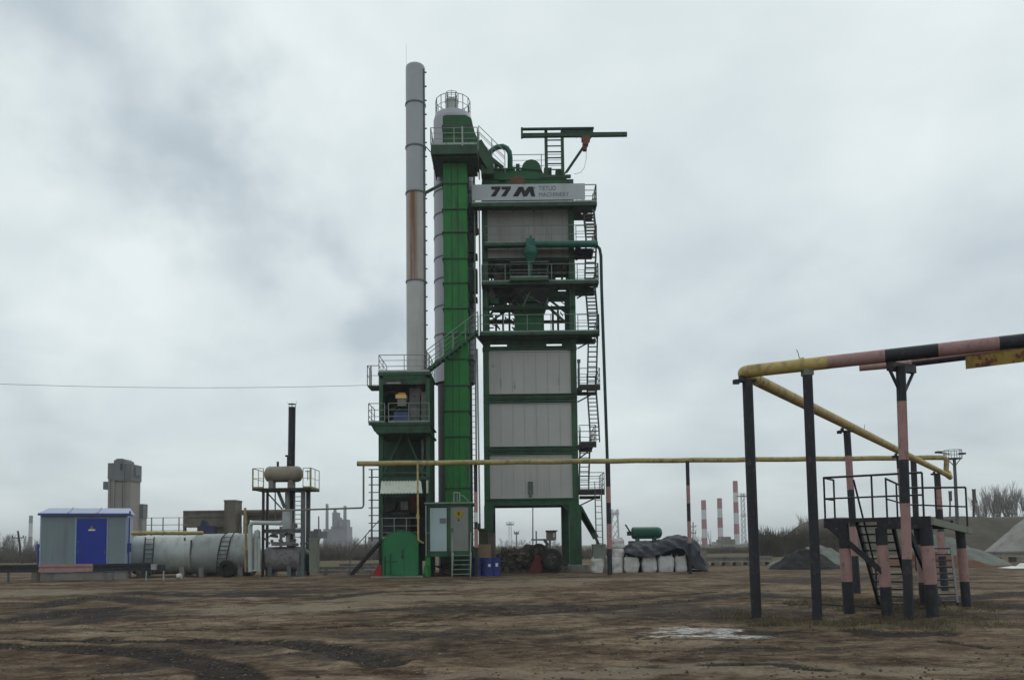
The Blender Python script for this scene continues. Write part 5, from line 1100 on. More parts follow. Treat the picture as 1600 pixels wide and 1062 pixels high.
# bunker building
YU = 95
BK = thing('bunker_building', 'low brown loading building with a taller block, behind the grey tanks', 'building', (P(340, 850, YU).x, YU+3, 0))
m = MB(); m.pb(286, 797, 352, 823, YU, 2); m.pb(286, 797, 352, 799.5, YU-.15, .15); m.pb(287, 806, 352, 807.5, YU-.12, .12); m.build('upper_wall', 'bunker', BK)
m = MB(); m.pb(350, 781, 368, 832, YU-.6, 2.2); m.pb(349.5, 780.5, 368.5, 783, YU-.7, 2.3); m.build('block', 'bunker', BK)
m = MB(); m.pb(376, 796, 441, 800, YU, 2); m.pb(378, 800, 441, 804, YU+.3, 1.4); m.pb(380, 804, 386, 835, YU+.2, 1); m.pb(390, 804, 441, 812, YU+1, 3); m.build('gallery', 'bunker', BK)
m = MB()
for px in (287, 350, 374, 384, 438): MB().pb(px-1.5, 822, px+1.5, 880, YU+.2, .5).build('column', 'bunker', BK)
m.pb(336, 822, 350, 833, YU+.6, 1.5); m.build('infill_wall', 'bunker', BK)
m = MB(); m.pb(308, 821, 334, 840, YU-2.5, 1); m.poly([(P(x, y, YU-2.5).x, P(x, y, YU-2.5).z) for x, y in ((312, 821), (315, 812), (319, 812), (322, 821))], YU-2.4, YU-1.5); m.build('tipper_truck', 'truckblue', None, label='dark blue truck body parked below the brown bunker building', cat='truck')
# far industrial block
def chimney(px, w_, pyt, Y, bands, lab, grp, pyb=868, name='striped_chimney', mats=('cred', 'cwhite')):
    t = thing(name, lab, 'chimney', (P(px, 850, Y).x, Y, 0), grp); r = w_/2*Y/F; zt = P(px, pyt, Y).z; x = P(px, (pyt+840)/2, Y).x; ed = [pyt]+bands; 
    for i, (a_, b_) in enumerate(zip(ed, bands+[None])):
        z1 = P(px, a_, Y).z; z0 = P(px, b_, Y).z if b_ else 0
        k1 = 1+.15*(1-z1/zt); k0 = 1+.15*(1-z0/zt); m = MB(); m.tube((x, Y, z0), (x, Y, z1), r*k0, 16, 0, r*k1); m.build('band' if mats[0] != mats[1] else 'shaft', mats[i % 2], t)
    return t
GC = 'red and white striped chimneys on the horizon'
chimney(1100, 7.5, 781, 520, [796, 811, 826, 840], 'shortest striped chimney, leftmost of the three beyond the tarpaulin', GC)
chimney(1125, 7.5, 778, 520, [794, 808, 824, 838], 'middle striped chimney of the three on the horizon', GC)
chimney(1150, 7.5, 751, 520, [769, 784, 801, 818, 834], 'tallest striped chimney, next to the grey lattice mast', GC)
chimney(511, 4.5, 787, 600, [800, 830], 'slim grey chimney left of the far works building', None, name='grey_chimney', mats=('fargrey', 'farblue'))
chimney(539, 5.0, 790, 600, [800, 830], 'slim grey chimney right of the far works building', None, name='grey_chimney', mats=('fargrey', 'farblue'))
chimney(48, 5.5, 805, 420, [817, 838], 'pale banded chimney in haze far left beyond the fence', None, name='pale_chimney', mats=('fargrey', 'cwhite'))
FB = thing('works_building', 'hazy blue-grey works building between two slim chimneys', 'building', (P(528, 850, 590).x, 592, 0))
m = MB(); m.pb(517, 822, 542, 870, 590, 20); m.pb(505, 826, 520, 870, 595, 15); m.pb(524, 811, 542, 823, 592, 12); m.build('wall', 'farblue', FB); m = MB(); m.pb(519, 800, 527, 823, 585, 10); m.pb(521, 795, 524, 801, 586, 4); m.pb(530, 808, 533, 823, 584, 4); m.build('tower', 'farmetal', FB)
m = MB(); m.pb(575, 838, 600, 870, 600, 20); m.pb(548, 850, 570, 870, 600, 20); m.build('far_hall', 'farblue', None, label='low hazy hall on the horizon left of the hut', cat='building')
# lattice mast with two platforms
def mast(px, pyt, Y, w_, plats, lab, pyb=860, name='lamp_mast', mt='fargrey', cat='mast'):
    t = thing(name, lab, cat, (P(px, 850, Y).x, Y, 0)); s = w_/2*Y/F; x = P(px, (pyt+830)/2, Y).x; zt = P(px, pyt, Y).z; m = MB(); bw = s*.28
    for sx3 in (-1, 1):
        for sy in (-1, 1): m.bar((x+sx3*s*1.3, Y+sy*s*1.3, 0), (x+sx3*s, Y+sy*s, zt), bw)
    n = max(4, int(zt/(s*3.5)))
    for i in range(n):
        z0, z1 = zt*i/n, zt*(i+1)/n; m.bar((x-s, Y-s, z0), (x+s, Y-s, z1), bw*.6); m.bar((x+s, Y-s, z0), (x-s, Y-s, z1), bw*.6); m.bar((x-s, Y+s, z0), (x+s, Y+s, z1), bw*.6)
    m.build('lattice', mt, t)
    for py, hw_, hh in plats:
        z = P(px, py, Y).z; h_ = hw_*Y/F; m = MB(); m.box(x-h_, x+h_, Y-h_*.7, Y+h_*.7, z-hh*Y/F, z); railing(m, [(x-h_, Y-h_*.7, z), (x+h_, Y-h_*.7, z)], 3*Y/F, (.5,), h_, r=.25*Y/F, kick=0); m.build('lamp_platform', mt, t)
mast(1161, 770, 430, 4.5, [(774, 9, 1.5), (805, 4, 1.2)], 'grey lattice mast with two platforms right of the tallest striped chimney')
mast(797, 815, 330, 3.6, [(818, 6, 2.0)], 'pale lattice floodlight mast seen under the mixing tower')
mast(960.5, 795, 260, 9, [(800, 6.5, 4)], 'pale grey column with wide cap right of the tower access ladder', mt='cwhite')
# lamp mast at right, near
YM = 62
LM = thing('floodlight_mast', 'dark pole with ringed lamp platform on top, right of the viewing platform', 'lamp mast', (P(1497, 850, YM).x, YM, 0))
m = MB(); a = P(1491, 716, YM); b = P(1499, 880, YM); b.z = 0; m.tube(b, a, .14, 12, 0, .11); m.build('pole', 'gstair', LM)
m = MB(); z = a.z; rr = .62; m.lathe((a.x-.1, YM, z), [(-.05, 0), (-.05, rr), (.02, rr), (.02, 0)], 'z', 20); ring = [(a.x-.1+rr*math.cos(t), YM+rr*math.sin(t), z) for t in [2*math.pi*i/10 for i in range(11)]]; railing(m, ring, .62, (.5,), .5, kick=0, r=.02); m.bar((a.x-1.25, YM, z+.45), (a.x-.3, YM, z+.35), .07); m.bar((a.x, YM, z-.6), (a.x+.45, YM, z-.06), .05); m.bar((a.x, YM, z-.6), (a.x-.5, YM, z-.06), .05); m.build('lamp_ring', 'gstair', LM)
m = MB(); m.box(a.x-1.35, a.x-.95, YM-.2, YM+.2, z+.42, z+.55); m.box(a.x+.4, a.x+.8, YM-.2, YM+.2, z+.3, z+.42); m.build('floodlight', 'dark', LM)
# poles
def pole(px, pyt, Y, r, lab, arms=(), mt='wood', name='utility_pole', lean=0, grp=None):
    t = thing(name, lab, 'pole', (P(px, 850, Y).x, Y, 0), grp); a = P(px, pyt, Y); b = Vector((P(px+lean, 870, Y).x, Y, 0)); m = MB(); m.tube(b, a, r*1.15, 8, 0, r*.85); m.build('shaft', mt, t)
    for dz, hw_, w2 in arms: m = MB(); m.box(a.x-hw_, a.x+hw_, Y-.08, Y+.08, a.z-dz-w2, a.z-dz); [m.box(a.x+k*hw_-.05, a.x+k*hw_+.05, Y-.05, Y+.05, a.z-dz, a.z-dz+.25) for k in (-.95, .95)]; m.build('crossarm', mt, t)
pole(28, 829, 110, .14, 'leaning dark pole with crossarm left of the shed', [(.85, .75, .12)], lean=7)
pole(498, 806, 140, .12, 'thin dark pole behind the narrow grey cabinet')
pole(1521.5, 764, 115, .17, 'dark pole with a box near its top behind the berm, right of the floodlight mast', [(.2, .22, 1.4), (1.75, .35, .12)])
pole(1484.5, 767, 118, .13, 'thin dark pole seen through the platform rails, beside the floodlight mast', [(.2, .2, 1.2)])
pole(832.5, 788, 75, .055, 'very thin pole rising under the middle of the mixing tower', mt='gstair')
pole(807, 830, 120, .11, 'short dark lamp pole beside the pale floodlight mast', [(.1, .35, .3)], mt='fargrey', name='lamp_pole')
pole(1083, 815, 150, .10, 'thin grey pole right of the pink and black post, by bare treetops', [(.8, .5, .1), (2, .35, .1)], mt='wood')
# guard booth on pedestal
BO = thing('watch_booth', 'small booth with flat roof raised on a post, seen under the mixing tower', 'booth', (P(861, 850, 85).x, 86, 0))
m = MB(); m.pb(854, 830, 869, 842, 85, 1.2); m.build('cabin', 'bunker', BO); m = MB(); m.pb(853, 828, 871, 830, 84.8, 1.6); m.build('roof', 'dark', BO); m = MB(); m.pb(830, 841.5, 851, 844, 85.2, .4); m.pb(837, 829, 839, 860, 85.3, .2); m.pb(858, 844, 861, 880, 85.3, .3); m.bar(P(850, 842, 85.5), P(857, 852, 85.5), .3); m.pb(850, 842, 868, 844, 85, 1); m.build('stand', 'gstair', BO)
m = MB(); m.pb(864, 832, 867, 839, 84.97, .03); m.build('window', 'tank_l', BO)
# fence lines left and gallery posts
FN = thing('wire_fence', 'thin pale fence line of posts and rails between the silo and the bunker building', 'fence', (P(260, 850, 88).x, 88, 0))
m = MB()
for px in (236, 254, 279): m.pb(px-.7, 808, px+.7, 880, 88, .1)
m.build('posts', 'fargrey', FN); m = MB(); m.pb(228, 808, 292, 808.8, 88, .05); m.pb(228, 819, 292, 820, 88, .05); m.pb(228, 828, 292, 828.6, 88, .05); m.build('rail', 'fargrey', FN)
# elevated concrete conduit behind the yard at right
for (xa, ya, xb, yb3, Y, lab) in ((1103, 869, 1206, 869, 60, 'long pale concrete conduit on piers, right of the tarpaulin'), (1530, 861, 1720, 860, 60, 'long pale concrete conduit on piers at the right edge, before the gravel cone')):
    m = MB(); a, b = P(xa, ya, Y), P(xb, yb3, Y); z = (a.z+b.z)/2; m.box(a.x, b.x, Y, Y+1.2, z-.32, z); m.box(a.x, b.x, Y-.08, Y, z-.1, z+.02); n = 6
    t = thing('concrete_conduit', lab, 'conduit', ((a.x+b.x)/2, Y, 0)); m.build('channel', 'concrete', t)
    for i in range(n+1): x = a.x+(b.x-a.x)*i/n; MB().box(x-.2, x+.2, Y+.1, Y+1.1, -.1, z-.42).build('pier', 'concrete', t)
m = MB(); a, b = P(1190, 852, 120), P(1260, 853, 120); m.box(a.x, b.x, 120, 123, 0, a.z); m.build('long_shed', 'farmetal', None, label='low grey shed far off between the striped chimneys and the berm', cat='shed')
m = MB(); m.pb(1130, 842, 1149, 858, 300, 10); m.pb(1134, 838, 1142, 842, 302, 6); m.build('far_house', 'bunker', None, label='small dark house below the tallest striped chimney', cat='house')
m = MB(); m.pb(1120, 846, 1131, 850, 290, 8); m.pb(1111, 850, 1200, 856, 290, 8); m.build('far_wall', 'oldconc', None, label='pale low wall on the horizon below the striped chimneys', cat='wall')

# berm and stock piles
def ridge(name, pts, Y0, dep, mt, lab, cat=None, kind=None, seed=3, rough=.35, n=120, f=.12, grp=None):
    W_ = [(P(x, y, Y0+dep*.35).x, max(P(x, y, Y0+dep*.35).z, 0)) for x, y in pts]; xa, xb = W_[0][0], W_[-1][0]; v = []; ny = 26
    def prof(x):
        for (a, za), (b, zb_) in zip(W_, W_[1:]):
            if a <= x <= b: return za+(zb_-za)*(x-a)/max(b-a, 1e-6)
        return 0
    for j in range(ny+1):
        t = j/ny; s = min(1, t/.35) if t < .7 else (1-t)/.3
        for i in range(n+1):
            x = xa+(xb-xa)*i/n; h = prof(x); z = h*s
            z += rough*noise.fractal(Vector((x*f+seed, Y0*.1+dep*t*f, seed)), .8, 2.1, 5)*min(1, h)*(4*t*(1-t)+.2)*(1-.75*(.3 < t < .7))
            v.append((x, Y0+dep*t, z if 0 < j < ny and 0 < i < n else -.15))
    m = MB(); m.add(v, [(j*(n+1)+i, j*(n+1)+i+1, (j+1)*(n+1)+i+1, (j+1)*(n+1)+i) for j in range(ny) for i in range(n)], 0, True); return m.build(name, mt, None, label=lab, cat=cat, kind=kind, group=grp)
ridge('earth_berm', [(1250, 850), (1266, 832), (1280, 820), (1294, 811), (1320, 807), (1600, 806), (1900, 804), (2100, 850)], 96, 26, 'berm', 'long brown earth bank', None, 'structure', rough=.9)
def cone_pile(name, px, pyt, pxl, pxr, Y, mt, lab, flat=.1, seed=1, rough=.2, asym=0, f=1.6):
    c = P(px, pyt, Y); h = c.z; xl, xr = P(pxl, 860, Y).x, P(pxr, 860, Y).x; rl, rr = c.x-xl, xr-c.x; v = []; NA, NR = 72, 18
    for j in range(NR+1):
        t = j/NR
        for k in range(NA):
            a = 2*math.pi*k/NA; ca, sa = math.cos(a), math.sin(a); rx = rr if ca > 0 else rl; ry = (rl+rr)/2*.75
            w3 = 1+.08*noise.noise(Vector((ca*1.3+seed*3, sa*1.3, seed)))
            x = c.x+ca*rx*t*w3; y = Y+sa*ry*t*w3; z = h*(1-max(0, t-flat)/(1-flat))
            z += rough*noise.fractal(Vector((x*f, y*f, seed)), .8, 2.1, 4)*(min(1, 4*t*(1-t)+.3))
            v.append((x, y, z if j < NR else -.1))
    m = MB(); m.add(v, [(j*NA+k, (j+1)*NA+k, (j+1)*NA+(k+1) % NA, j*NA+(k+1) % NA) for j in range(NR) for k in range(NA)], 0, True); return m.build(name, mt, None, label=lab, cat='stockpile')
cone_pile('gravel_pile', 1640, 786, 1542, 1760, 84, 'gravel', 'large pale grey gravel cone cut by the right edge', seed=2)
cone_pile('stone_pile', 1257, 858, 1200, 1315, 50.2, 'blackpile', 'small black stone pile left of the platform between two posts', .22, seed=4, rough=.16)
cone_pile('stone_pile', 1278, 851, 1196, 1355, 58, 'greenpile', 'grey-green crushed stone pile rising behind the black one', .05, seed=6)
cone_pile('stone_pile', 1462, 834, 1395, 1578, 55, 'greenpile', 'large green-grey crushed stone pile behind the platform, sloping to the right', .05, seed=8)
cone_pile('sand_pile', 1440, 862, 1375, 1545, 50.8, 'brownpile', 'low red-brown sand pile in front of the green-grey one behind the platform', .3, seed=5, rough=.15)
ridge('plastic_sheeting', [(1572, 893), (1576, 886), (1590, 884), (1597, 886), (1603, 880), (1625, 878), (1640, 893)], 46.5, 1.6, 'white', 'crumpled white plastic sheeting on the ground at the right edge', 'plastic sheeting', rough=.25, n=40, f=2.2)

# overhead cable
m = MB(); pts = []
A, B = P(-40, 598, 46), P(592, 601, YL)
for i in range(25): t = i/24; p = A.lerp(B, t); p.z -= .22*4*t*(1-t); pts.append(p)
m.path(pts, .012, 5); m.build('overhead_cable', 'wire', None, label='thin overhead cable running from the left edge to the green tower', cat='cable')

# ---------------------------------------------------------------- bare trees
def tree_proto(seed, h, spread=.35, fan=3, name='bare_tree'):
    rnd = random.Random(seed); tr, tw = MB(), MB()
    def grow(p, d, l, r, lv):
        q = p+d*l; (tr if lv < 2 else tw).tube(p, q, r, 5 if lv < 2 else 3, 0, r*.65, caps=False)
        if lv >= 5: return
        k = fan if lv else fan+2
        for i in range(k+(lv == 1)):
            a = rnd.uniform(0, 6.28); s = rnd.uniform(.5, 1.2)*spread*(1.2 if lv == 0 else 1)
            nd = (d+Vector((math.cos(a)*s, math.sin(a)*s, rnd.uniform(0, .25)))).normalized()
            grow(p+d*l*rnd.uniform(.45, 1), nd, l*rnd.uniform(.55, .82), r*.6, lv+1)
    grow(Vector((0, 0, -.1)), Vector((0, 0, 1)), h*.30, h*.009, 0)
    return tr, tw
protos = []
def set_tree(lab, kind, p, s, rz, grp=None):
    tr, tw, h = trees[kind]
    t = bpy.data.objects.new('bare_tree', None); COL.objects.link(t); t.location = p; t.rotation_euler = (0, 0, rz); t.scale = (s, s, s)
    tag(t, lab, 'tree', grp)
    for nm, me in (('trunk', tr), ('crown', tw)):
        o = bpy.data.objects.new(nm, me); COL.objects.link(o); o.parent = t
    return t
trees = []
for sd_, h, sp, fn in ((1, 10, .42, 3), (2, 10, .24, 3), (3, 10, .5, 3), (4, 10, .16, 2)):
    a, b = tree_proto(sd_, h, sp, fn); out_ = []
    for nm, mb, mt in (('trunk', a, 'bark'), ('crown', b, 'twig')):
        o = mb.build(nm, mt, None, base=(0, 0, 0)); out_.append(o.data); hm = max(v.co.z for v in o.data.vertices); bpy.data.objects.remove(o)
    trees.append((*out_, hm))
random.seed(21)
GT_ = 'bare trees along the far edge of the yard'
TLOG = []
def T_(px, pyt, Y, kind, lab, grp=None):
    z = P(px, pyt, Y).z; TLOG.append((grp, px, set_tree(lab, kind, (P(px, 850, Y).x, Y, -.1), z/trees[kind][2], random.uniform(0, 6.28), grp)))
for px, py in ((1537, 766), (1547, 757), (1557, 751), (1568, 749), (1579, 754), (1590, 752), (1600, 757), (1614, 760)):
    T_(px, py, 128+random.uniform(-3, 3), 1, 'bare whitish tree in the clump rising above the berm at right', 'bare trees in the clump above the berm')
for px, py in ((3, 826), (-12, 822), (12, 832), (16, 829), (22, 838), (36, 832), (60, 838)):
    T_(px, py, 140+random.uniform(-8, 8), random.choice((0, 1)), 'bare tree in the thin row left of the shed', 'bare trees left of the shed')
for i in range(26):
    px = 488+i*4.3+random.uniform(-3, 3); T_(px, random.uniform(833, 852), random.uniform(120, 170), random.choice((0, 2, 1)), 'low bare tree in the brushy row between heater and hut', 'bare trees between heater and hut')
for i in range(20):
    px = 775+i*6.2; T_(px, random.uniform(836, 852), random.uniform(110, 150), random.choice((0, 2)), 'low bare tree in the row seen under the mixing tower', 'bare trees under the mixing tower')
for px, py, k in ((1084, 822, 3), (1110, 826, 3), (1092, 834, 1), (1170, 838, 0), (1127, 838, 0), (1185, 842, 2), (1250, 806, 3), (1258, 798, 1), (1228, 818, 3), (1215, 826, 0), (1068, 842, 2)):
    T_(px, py, 150, k, 'bare tree in the scattered row beyond the tarpaulin', 'bare trees beyond the tarpaulin')
ORDW = 'leftmost second third fourth fifth sixth seventh eighth ninth tenth eleventh twelfth thirteenth fourteenth fifteenth sixteenth seventeenth eighteenth nineteenth twentieth twenty-first twenty-second twenty-third twenty-fourth twenty-fifth twenty-sixth'.split()
for g_ in sorted({t[0] for t in TLOG}):
    L_ = sorted([t for t in TLOG if t[0] == g_], key=lambda t: t[1])
    for i, t in enumerate(L_): t[2]['label'] = (ORDW[i]+(' from the left' if i else '')+' of the '+g_)
# brush: uncountable low growth
def brush(name, px0, px1, pyt, Y, dep, n, lab, mt='bush', w=.5):
    rnd = random.Random(px0); m = MB()
    for i in range(n):
        px = rnd.uniform(px0, px1); y = Y+rnd.uniform(0, dep); hh = (P(px, pyt, Y).z)*rnd.uniform(.45, 1.08)*(1+.25*noise.noise(Vector((px*.06, 0, 3)))); x = P(px, 850, y).x
        for k in range(3):
            a = rnd.uniform(0, 6.28); b = (x+math.cos(a)*.3, y, 0); l = rnd.uniform(.5, 1); tx = b[0]+rnd.uniform(-w, w)*hh*.5
            m.tube((b[0], y, -.1), (tx, y+rnd.uniform(-.4, .4), hh*l), .05*hh*.4+.02, 3, 0, .01, caps=False)
    return m.build(name, mt, None, label=lab, kind='stuff')
brush('brush', -60, 160, 846, 118, 22, 1400, 'grey brown brush far left beyond the barrier')
brush('brush', 478, 640, 846, 105, 20, 1300, 'grey brown brush between the heater and the green hut')
brush('brush', 755, 965, 852, 92, 18, 1300, 'grey brown brush seen under the mixing tower')
brush('brush', 1060, 1230, 852, 128, 20, 1200, 'grey brown brush below the striped chimneys')
brush('brush', 1185, 1310, 822, 93, 5, 1500, 'tall brown brush in front of the left end of the berm')

# ================================================================ GROUND
tracks = [([(-20, 999), (100, 1000), (200, 1003), (300, 1001), (400, 1003), (470, 1007), (530, 1015), (575, 1026), (600, 1036)], .22, 1.2),
          ([(-20, 1010), (60, 1011), (150, 1014), (220, 1018), (290, 1028), (340, 1040), (365, 1052), (360, 1075)], .27, 1.3),
          ([(-20, 970), (60, 966), (110, 955), (170, 950)], .4, 1.1), ([(170, 950), (160, 962), (120, 975)], .3, .7), ([(60, 948), (120, 934), (170, 932), (250, 942)], .5, .6),
          ([(180, 985), (330, 984), (420, 981), (560, 978), (700, 979)], .10, .7), ([(400, 984), (520, 980), (640, 974), (760, 958), (900, 948)], .10, .6),
          ([(560, 955), (640, 950), (720, 948), (800, 946), (870, 946)], .35, 1.0), ([(640, 963), (700, 958), (790, 952)], .15, .9), ([(800, 960), (950, 950), (1080, 938), (1180, 925)], .3, .6), ([(870, 942), (1000, 935), (1120, 925)], .2, .7),
          ([(980, 1018), (1100, 1012), (1250, 1010)], .1, .5), ([(1110, 1040), (1200, 1036), (1290, 1047)], .12, .8), ([(1200, 930), (1300, 935), (1420, 940), (1600, 925)], .5, .6), ([(1480, 940), (1560, 945), (1640, 950)], .6, .9), ([(580, 1000), (660, 994), (720, 988)], .15, .5),
          ([(500, 935), (590, 925), (680, 921)], .4, .6), ([(1340, 985), (1400, 992), (1470, 990)], .2, .9), ([(1480, 1000), (1550, 1012)], .12, .7), ([(200, 925), (330, 930), (470, 932)], .5, .5)]
TR_ = []
for pts, w_, a_ in tracks:
    w3 = [G(x, y) for x, y in pts]; TR_.append((w3, w_, a_, (min(p.x for p in w3)-2, max(p.x for p in w3)+2, min(p.y for p in w3)-2, max(p.y for p in w3)+2)))
def segd(x, y, pts):
    best = 1e9
    for a, b in zip(pts, pts[1:]):
        dx, dy = b.x-a.x, b.y-a.y; t = ((x-a.x)*dx+(y-a.y)*dy)/(dx*dx+dy*dy+1e-9); t = min(1, max(0, t)); d = math.hypot(x-a.x-dx*t, y-a.y-dy*t); best = min(best, d)
    return best
ell = [(G(1085, 986), 1.2, 1.0, 0), (G(1130, 994), 1.4, .4, 0), (G(1560, 1003), .75, .3, 1), (G(1470, 1000), .7, .25, 1), (G(1500, 907), 7, .8, 2), (G(1560, 921), 4, .7, 2), (G(170, 990), 1.8, .5, 3), (G(230, 1050), .8, .35, 3), (G(330, 890), 6, 1.2, 2), (G(450, 995), 1.2, .4, 3), (G(1050, 950), 1.5, .6, 3), (G(1240, 925), 3, .6, 2), (G(1350, 938), 4, .5, 2), (G(520, 897), 5, 1.0, 2), (G(820, 912), 4, 1.6, 2), (G(1000, 1050), 3.2, .55, 2), (G(1350, 1050), 2.5, .5, 2), (G(430, 950), 3.4, 2.0, 2), (G(920, 905), 5, 2.2, 2), (G(640, 935), 4, 2, 2), (G(90, 925), 4, 2.5, 2), (G(750, 915), 4, 2.0, 2), (G(1130, 1040), 2, .4, 2),
       (G(700, 990), 3.2, 1.3, 5), (G(1080, 955), 4.0, 3.0, 5), (G(760, 950), 3.5, 2.0, 5), (G(130, 962), 3.5, 2.5, 5), (G(560, 1022), 1.8, .9, 5), (G(1230, 1012), 2.4, .5, 5), (G(350, 1010), 2.5, 1.2, 5), (G(420, 925), 5, 2.5, 5), (G(1500, 960), 2.5, 1.5, 5), (G(1350, 905), 6, 4, 5), (G(200, 1040), 1.2, .5, 5)]
grass_c = [(G(x, y), rx, ry) for x, y, rx, ry in ((1200, 972, .9, .7), (1300, 975, 1.3, .9), (1400, 978, 1.2, .8), (1470, 970, 1.0, 1.2), (1340, 945, 1.6, 2), (1160, 962, .6, .9), (1440, 945, 1.6, 2))]
bpy.context.view_layer.update()
POSTS_ = [(p.x, p.y) for p in [o.matrix_world.translation for o in COL.objects if o.name.startswith(('pipeline_post', 'crossarm_post'))] if p.y < 26]+[(LP(s_, t_).x, LP(s_, t_).y) for s_, t_ in ((1.6, .1), (.84, .1), (-.02, .1), (-.3, 3.5), (.6, 3.4))]
def ground_z(x, y):
    nr = max(0, 1-max(0, y-30)/12) if y > 0 else 1
    z = 0
    for qx, qy in POSTS_:
        d2 = (x-qx)**2+(y-qy)**2
        if d2 < .36: z += .07*math.exp(-d2/.035)*(1+.6*noise.noise(Vector((x*6, y*6, 1))))
    z += .034*noise.fractal(Vector((x*.8, y*.8, 1)), .75, 2.1, 7)*nr+.05*noise.noise(Vector((x*.13, y*.13, 4)))*nr
    return z
rows = [-300, -80, -20, 0, 3, 5]; y = 6.0
while y < 3500: rows.append(y); y *= 1.005 if y < 48 else (1.02 if y < 200 else 1.12)
cols = []; u = -6.3
NX = 900
for i in range(NX+1): t = -1+2*i/NX; cols.append(6*math.sinh(7.0*t) if abs(t) > .0 else 0)
gv = []; gm = []
for y in rows:
    for x in cols:
        z = ground_z(x, y) if -20 < y < 60 and abs(x) < 60 else 0.0; dk = sn = dry = wet = 0.0
        if 5 < y < 60 and abs(x) < 45:
            wn = noise.fractal(Vector((x*1.7, y*1.7, 9)), .8, 2.1, 3)
            wx, wy = x+.12*wn, y+.12*noise.noise(Vector((x*2, y*2, 5)))
            for pts, w_, a_, bb in TR_:
                if bb[0] < x < bb[1] and bb[2] < y < bb[3]:
                    d = segd(wx, wy, pts)
                    if d < w_*1.9:
                        k = max(0, 1-d/(w_*1.7))**.6; k *= a_*(1+.5*wn); dk = max(dk, k); z -= .05*k; 
                    if w_ < .4 and w_*1.6 < d < w_*3: z += .022*(1-abs(d-w_*2.2)/(w_*.9))*a_ if abs(d-w_*2.2) < w_*.9 else 0
            for c, rx, ry, kd in ell:
                q = ((x-c.x)/rx)**2+((y-c.y)/ry)**2
                if q < 2.5:
                    kr = 1.25-q+.8*wn; k = max(0, min(1, kr))
                    if kd in (0,): sn = max(sn, k); z += .02*k; dk = max(dk, .35 if -.15 < kr < .25 else 0)
                    elif kd == 1: sn = max(sn, k*.35)
                    elif kd == 5: dk = max(dk, k*.30)
                    else: wet = max(wet, k*(.8 if kd == 2 else .6))
            for c, rx, ry in grass_c:
                q = ((x-c.x)/rx)**2+((y-c.y)/ry)**2; dry = max(dry, max(0, min(1, 1.4-q+.5*wn)))
        if y > 62: dry = max(dry, min(1, (y-62)/15))
        gv.append((x, y, z)); gm.append((dk, sn, dry, wet))
nc = len(cols)
m = MB(); m.v = gv
for j in range(len(rows)-1):
    for i in range(nc-1): m.f.append((j*nc+i, j*nc+i+1, (j+1)*nc+i+1, (j+1)*nc+i)); m.m.append(0); m.s.append(True)
# ground material
gmat = bpy.data.materials.new('mud_ground'); gmat.use_nodes = True; nt = gmat.node_tree; bs = nt.nodes['Principled BSDF']
bs.inputs['Specular IOR Level'].default_value = .08
tc = N('ShaderNodeTexCoord')
def NZ(sx4, sy, det, rough=.6, dist=0.0):
    mp = N('ShaderNodeMapping'); mp.inputs['Scale'].default_value = (sx4, sy, 1); L(tc.outputs['Object'], mp.inputs[0]); n = N('ShaderNodeTexNoise'); n.inputs['Scale'].default_value = 1; n.inputs['Detail'].default_value = det; n.inputs['Roughness'].default_value = rough; n.inputs['Distortion'].default_value = dist; L(mp.outputs[0], n.inputs['Vector']); return n.outputs['Fac']
def RP(src, stops):
    r = N('ShaderNodeValToRGB'); L(src, r.inputs[0]); e = r.color_ramp.elements; e[0].position, e[0].color = stops[0][0], (*stops[0][1], 1); e[1].position, e[1].color = stops[-1][0], (*stops[-1][1], 1)
    for p_, c_ in stops[1:-1]: q = e.new(p_); q.color = (*c_, 1)
    return r.outputs[0]
def MX(f, a, b, bt='MIX'):
    n = N('ShaderNodeMixRGB', blend_type=bt)
    for i, s in enumerate((f, a, b)):
        if isinstance(s, (int, float)): n.inputs[i].default_value = s
        elif isinstance(s, tuple): n.inputs[i].default_value = (*s, 1)
        else: L(s, n.inputs[i])
    return n.outputs[0]
big = NZ(.18, .26, 6, .65, .4); mid_ = NZ(1.5, 1.7, 9, .74, .2); fine = NZ(14, 14, 7, .8); patch = NZ(.30, .42, 10, .70, .5)
colr = RP(mid_, [(.34, (.024, .016, .011)), (.45, (.066, .044, .029)), (.54, (.150, .112, .076)), (.66, (.235, .190, .138))])
colb = RP(patch, [(.42, (.022, .014, .010)), (.49, (.080, .054, .036)), (.58, (.19, .150, .108))])
c = MX(.55, colr, colb)
c = MX(.8, c, RP(fine, [(.34, (.35, .33, .32)), (.48, (.95, .95, .95)), (.56, (1.1, 1.08, 1.05)), (.68, (1.75, 1.7, 1.6))]), 'MULTIPLY')
rl = math_n('ABSOLUTE', math_n('SUBTRACT', NZ(.45, .9, 7, .62, .6), .5)); rl2 = math_n('ABSOLUTE', math_n('SUBTRACT', NZ(.9, 2.6, 6, .6, .4), .52)); c = MX(MX(.75, (1, 1, 1), RP(rl, [(.0, (.28, .26, .25)), (.022, (1, 1, 1))])), c, c) if False else MX(.6, c, RP(rl, [(.0, (.30, .28, .27)), (.012, (.5, .48, .46)), (.035, (1, 1, 1))]), 'MULTIPLY'); c = MX(.6, c, RP(rl2, [(.0, (.35, .33, .32)), (.028, (1, 1, 1))]), 'MULTIPLY')  # thin dark lines: rut cracks plus shaded clod faces painted into the mud colour
red = RP(big, [(.5, (0, 0, 0)), (.68, (1, 1, 1))]); c = MX(MX(.5, red, (0, 0, 0)), c, (.085, .055, .036))
at = N('ShaderNodeAttribute'); at.attribute_name = 'wear'; sp = N('ShaderNodeSeparateColor'); L(at.outputs['Color'], sp.inputs[0])
brk = NZ(3, 4.5, 9, .8)
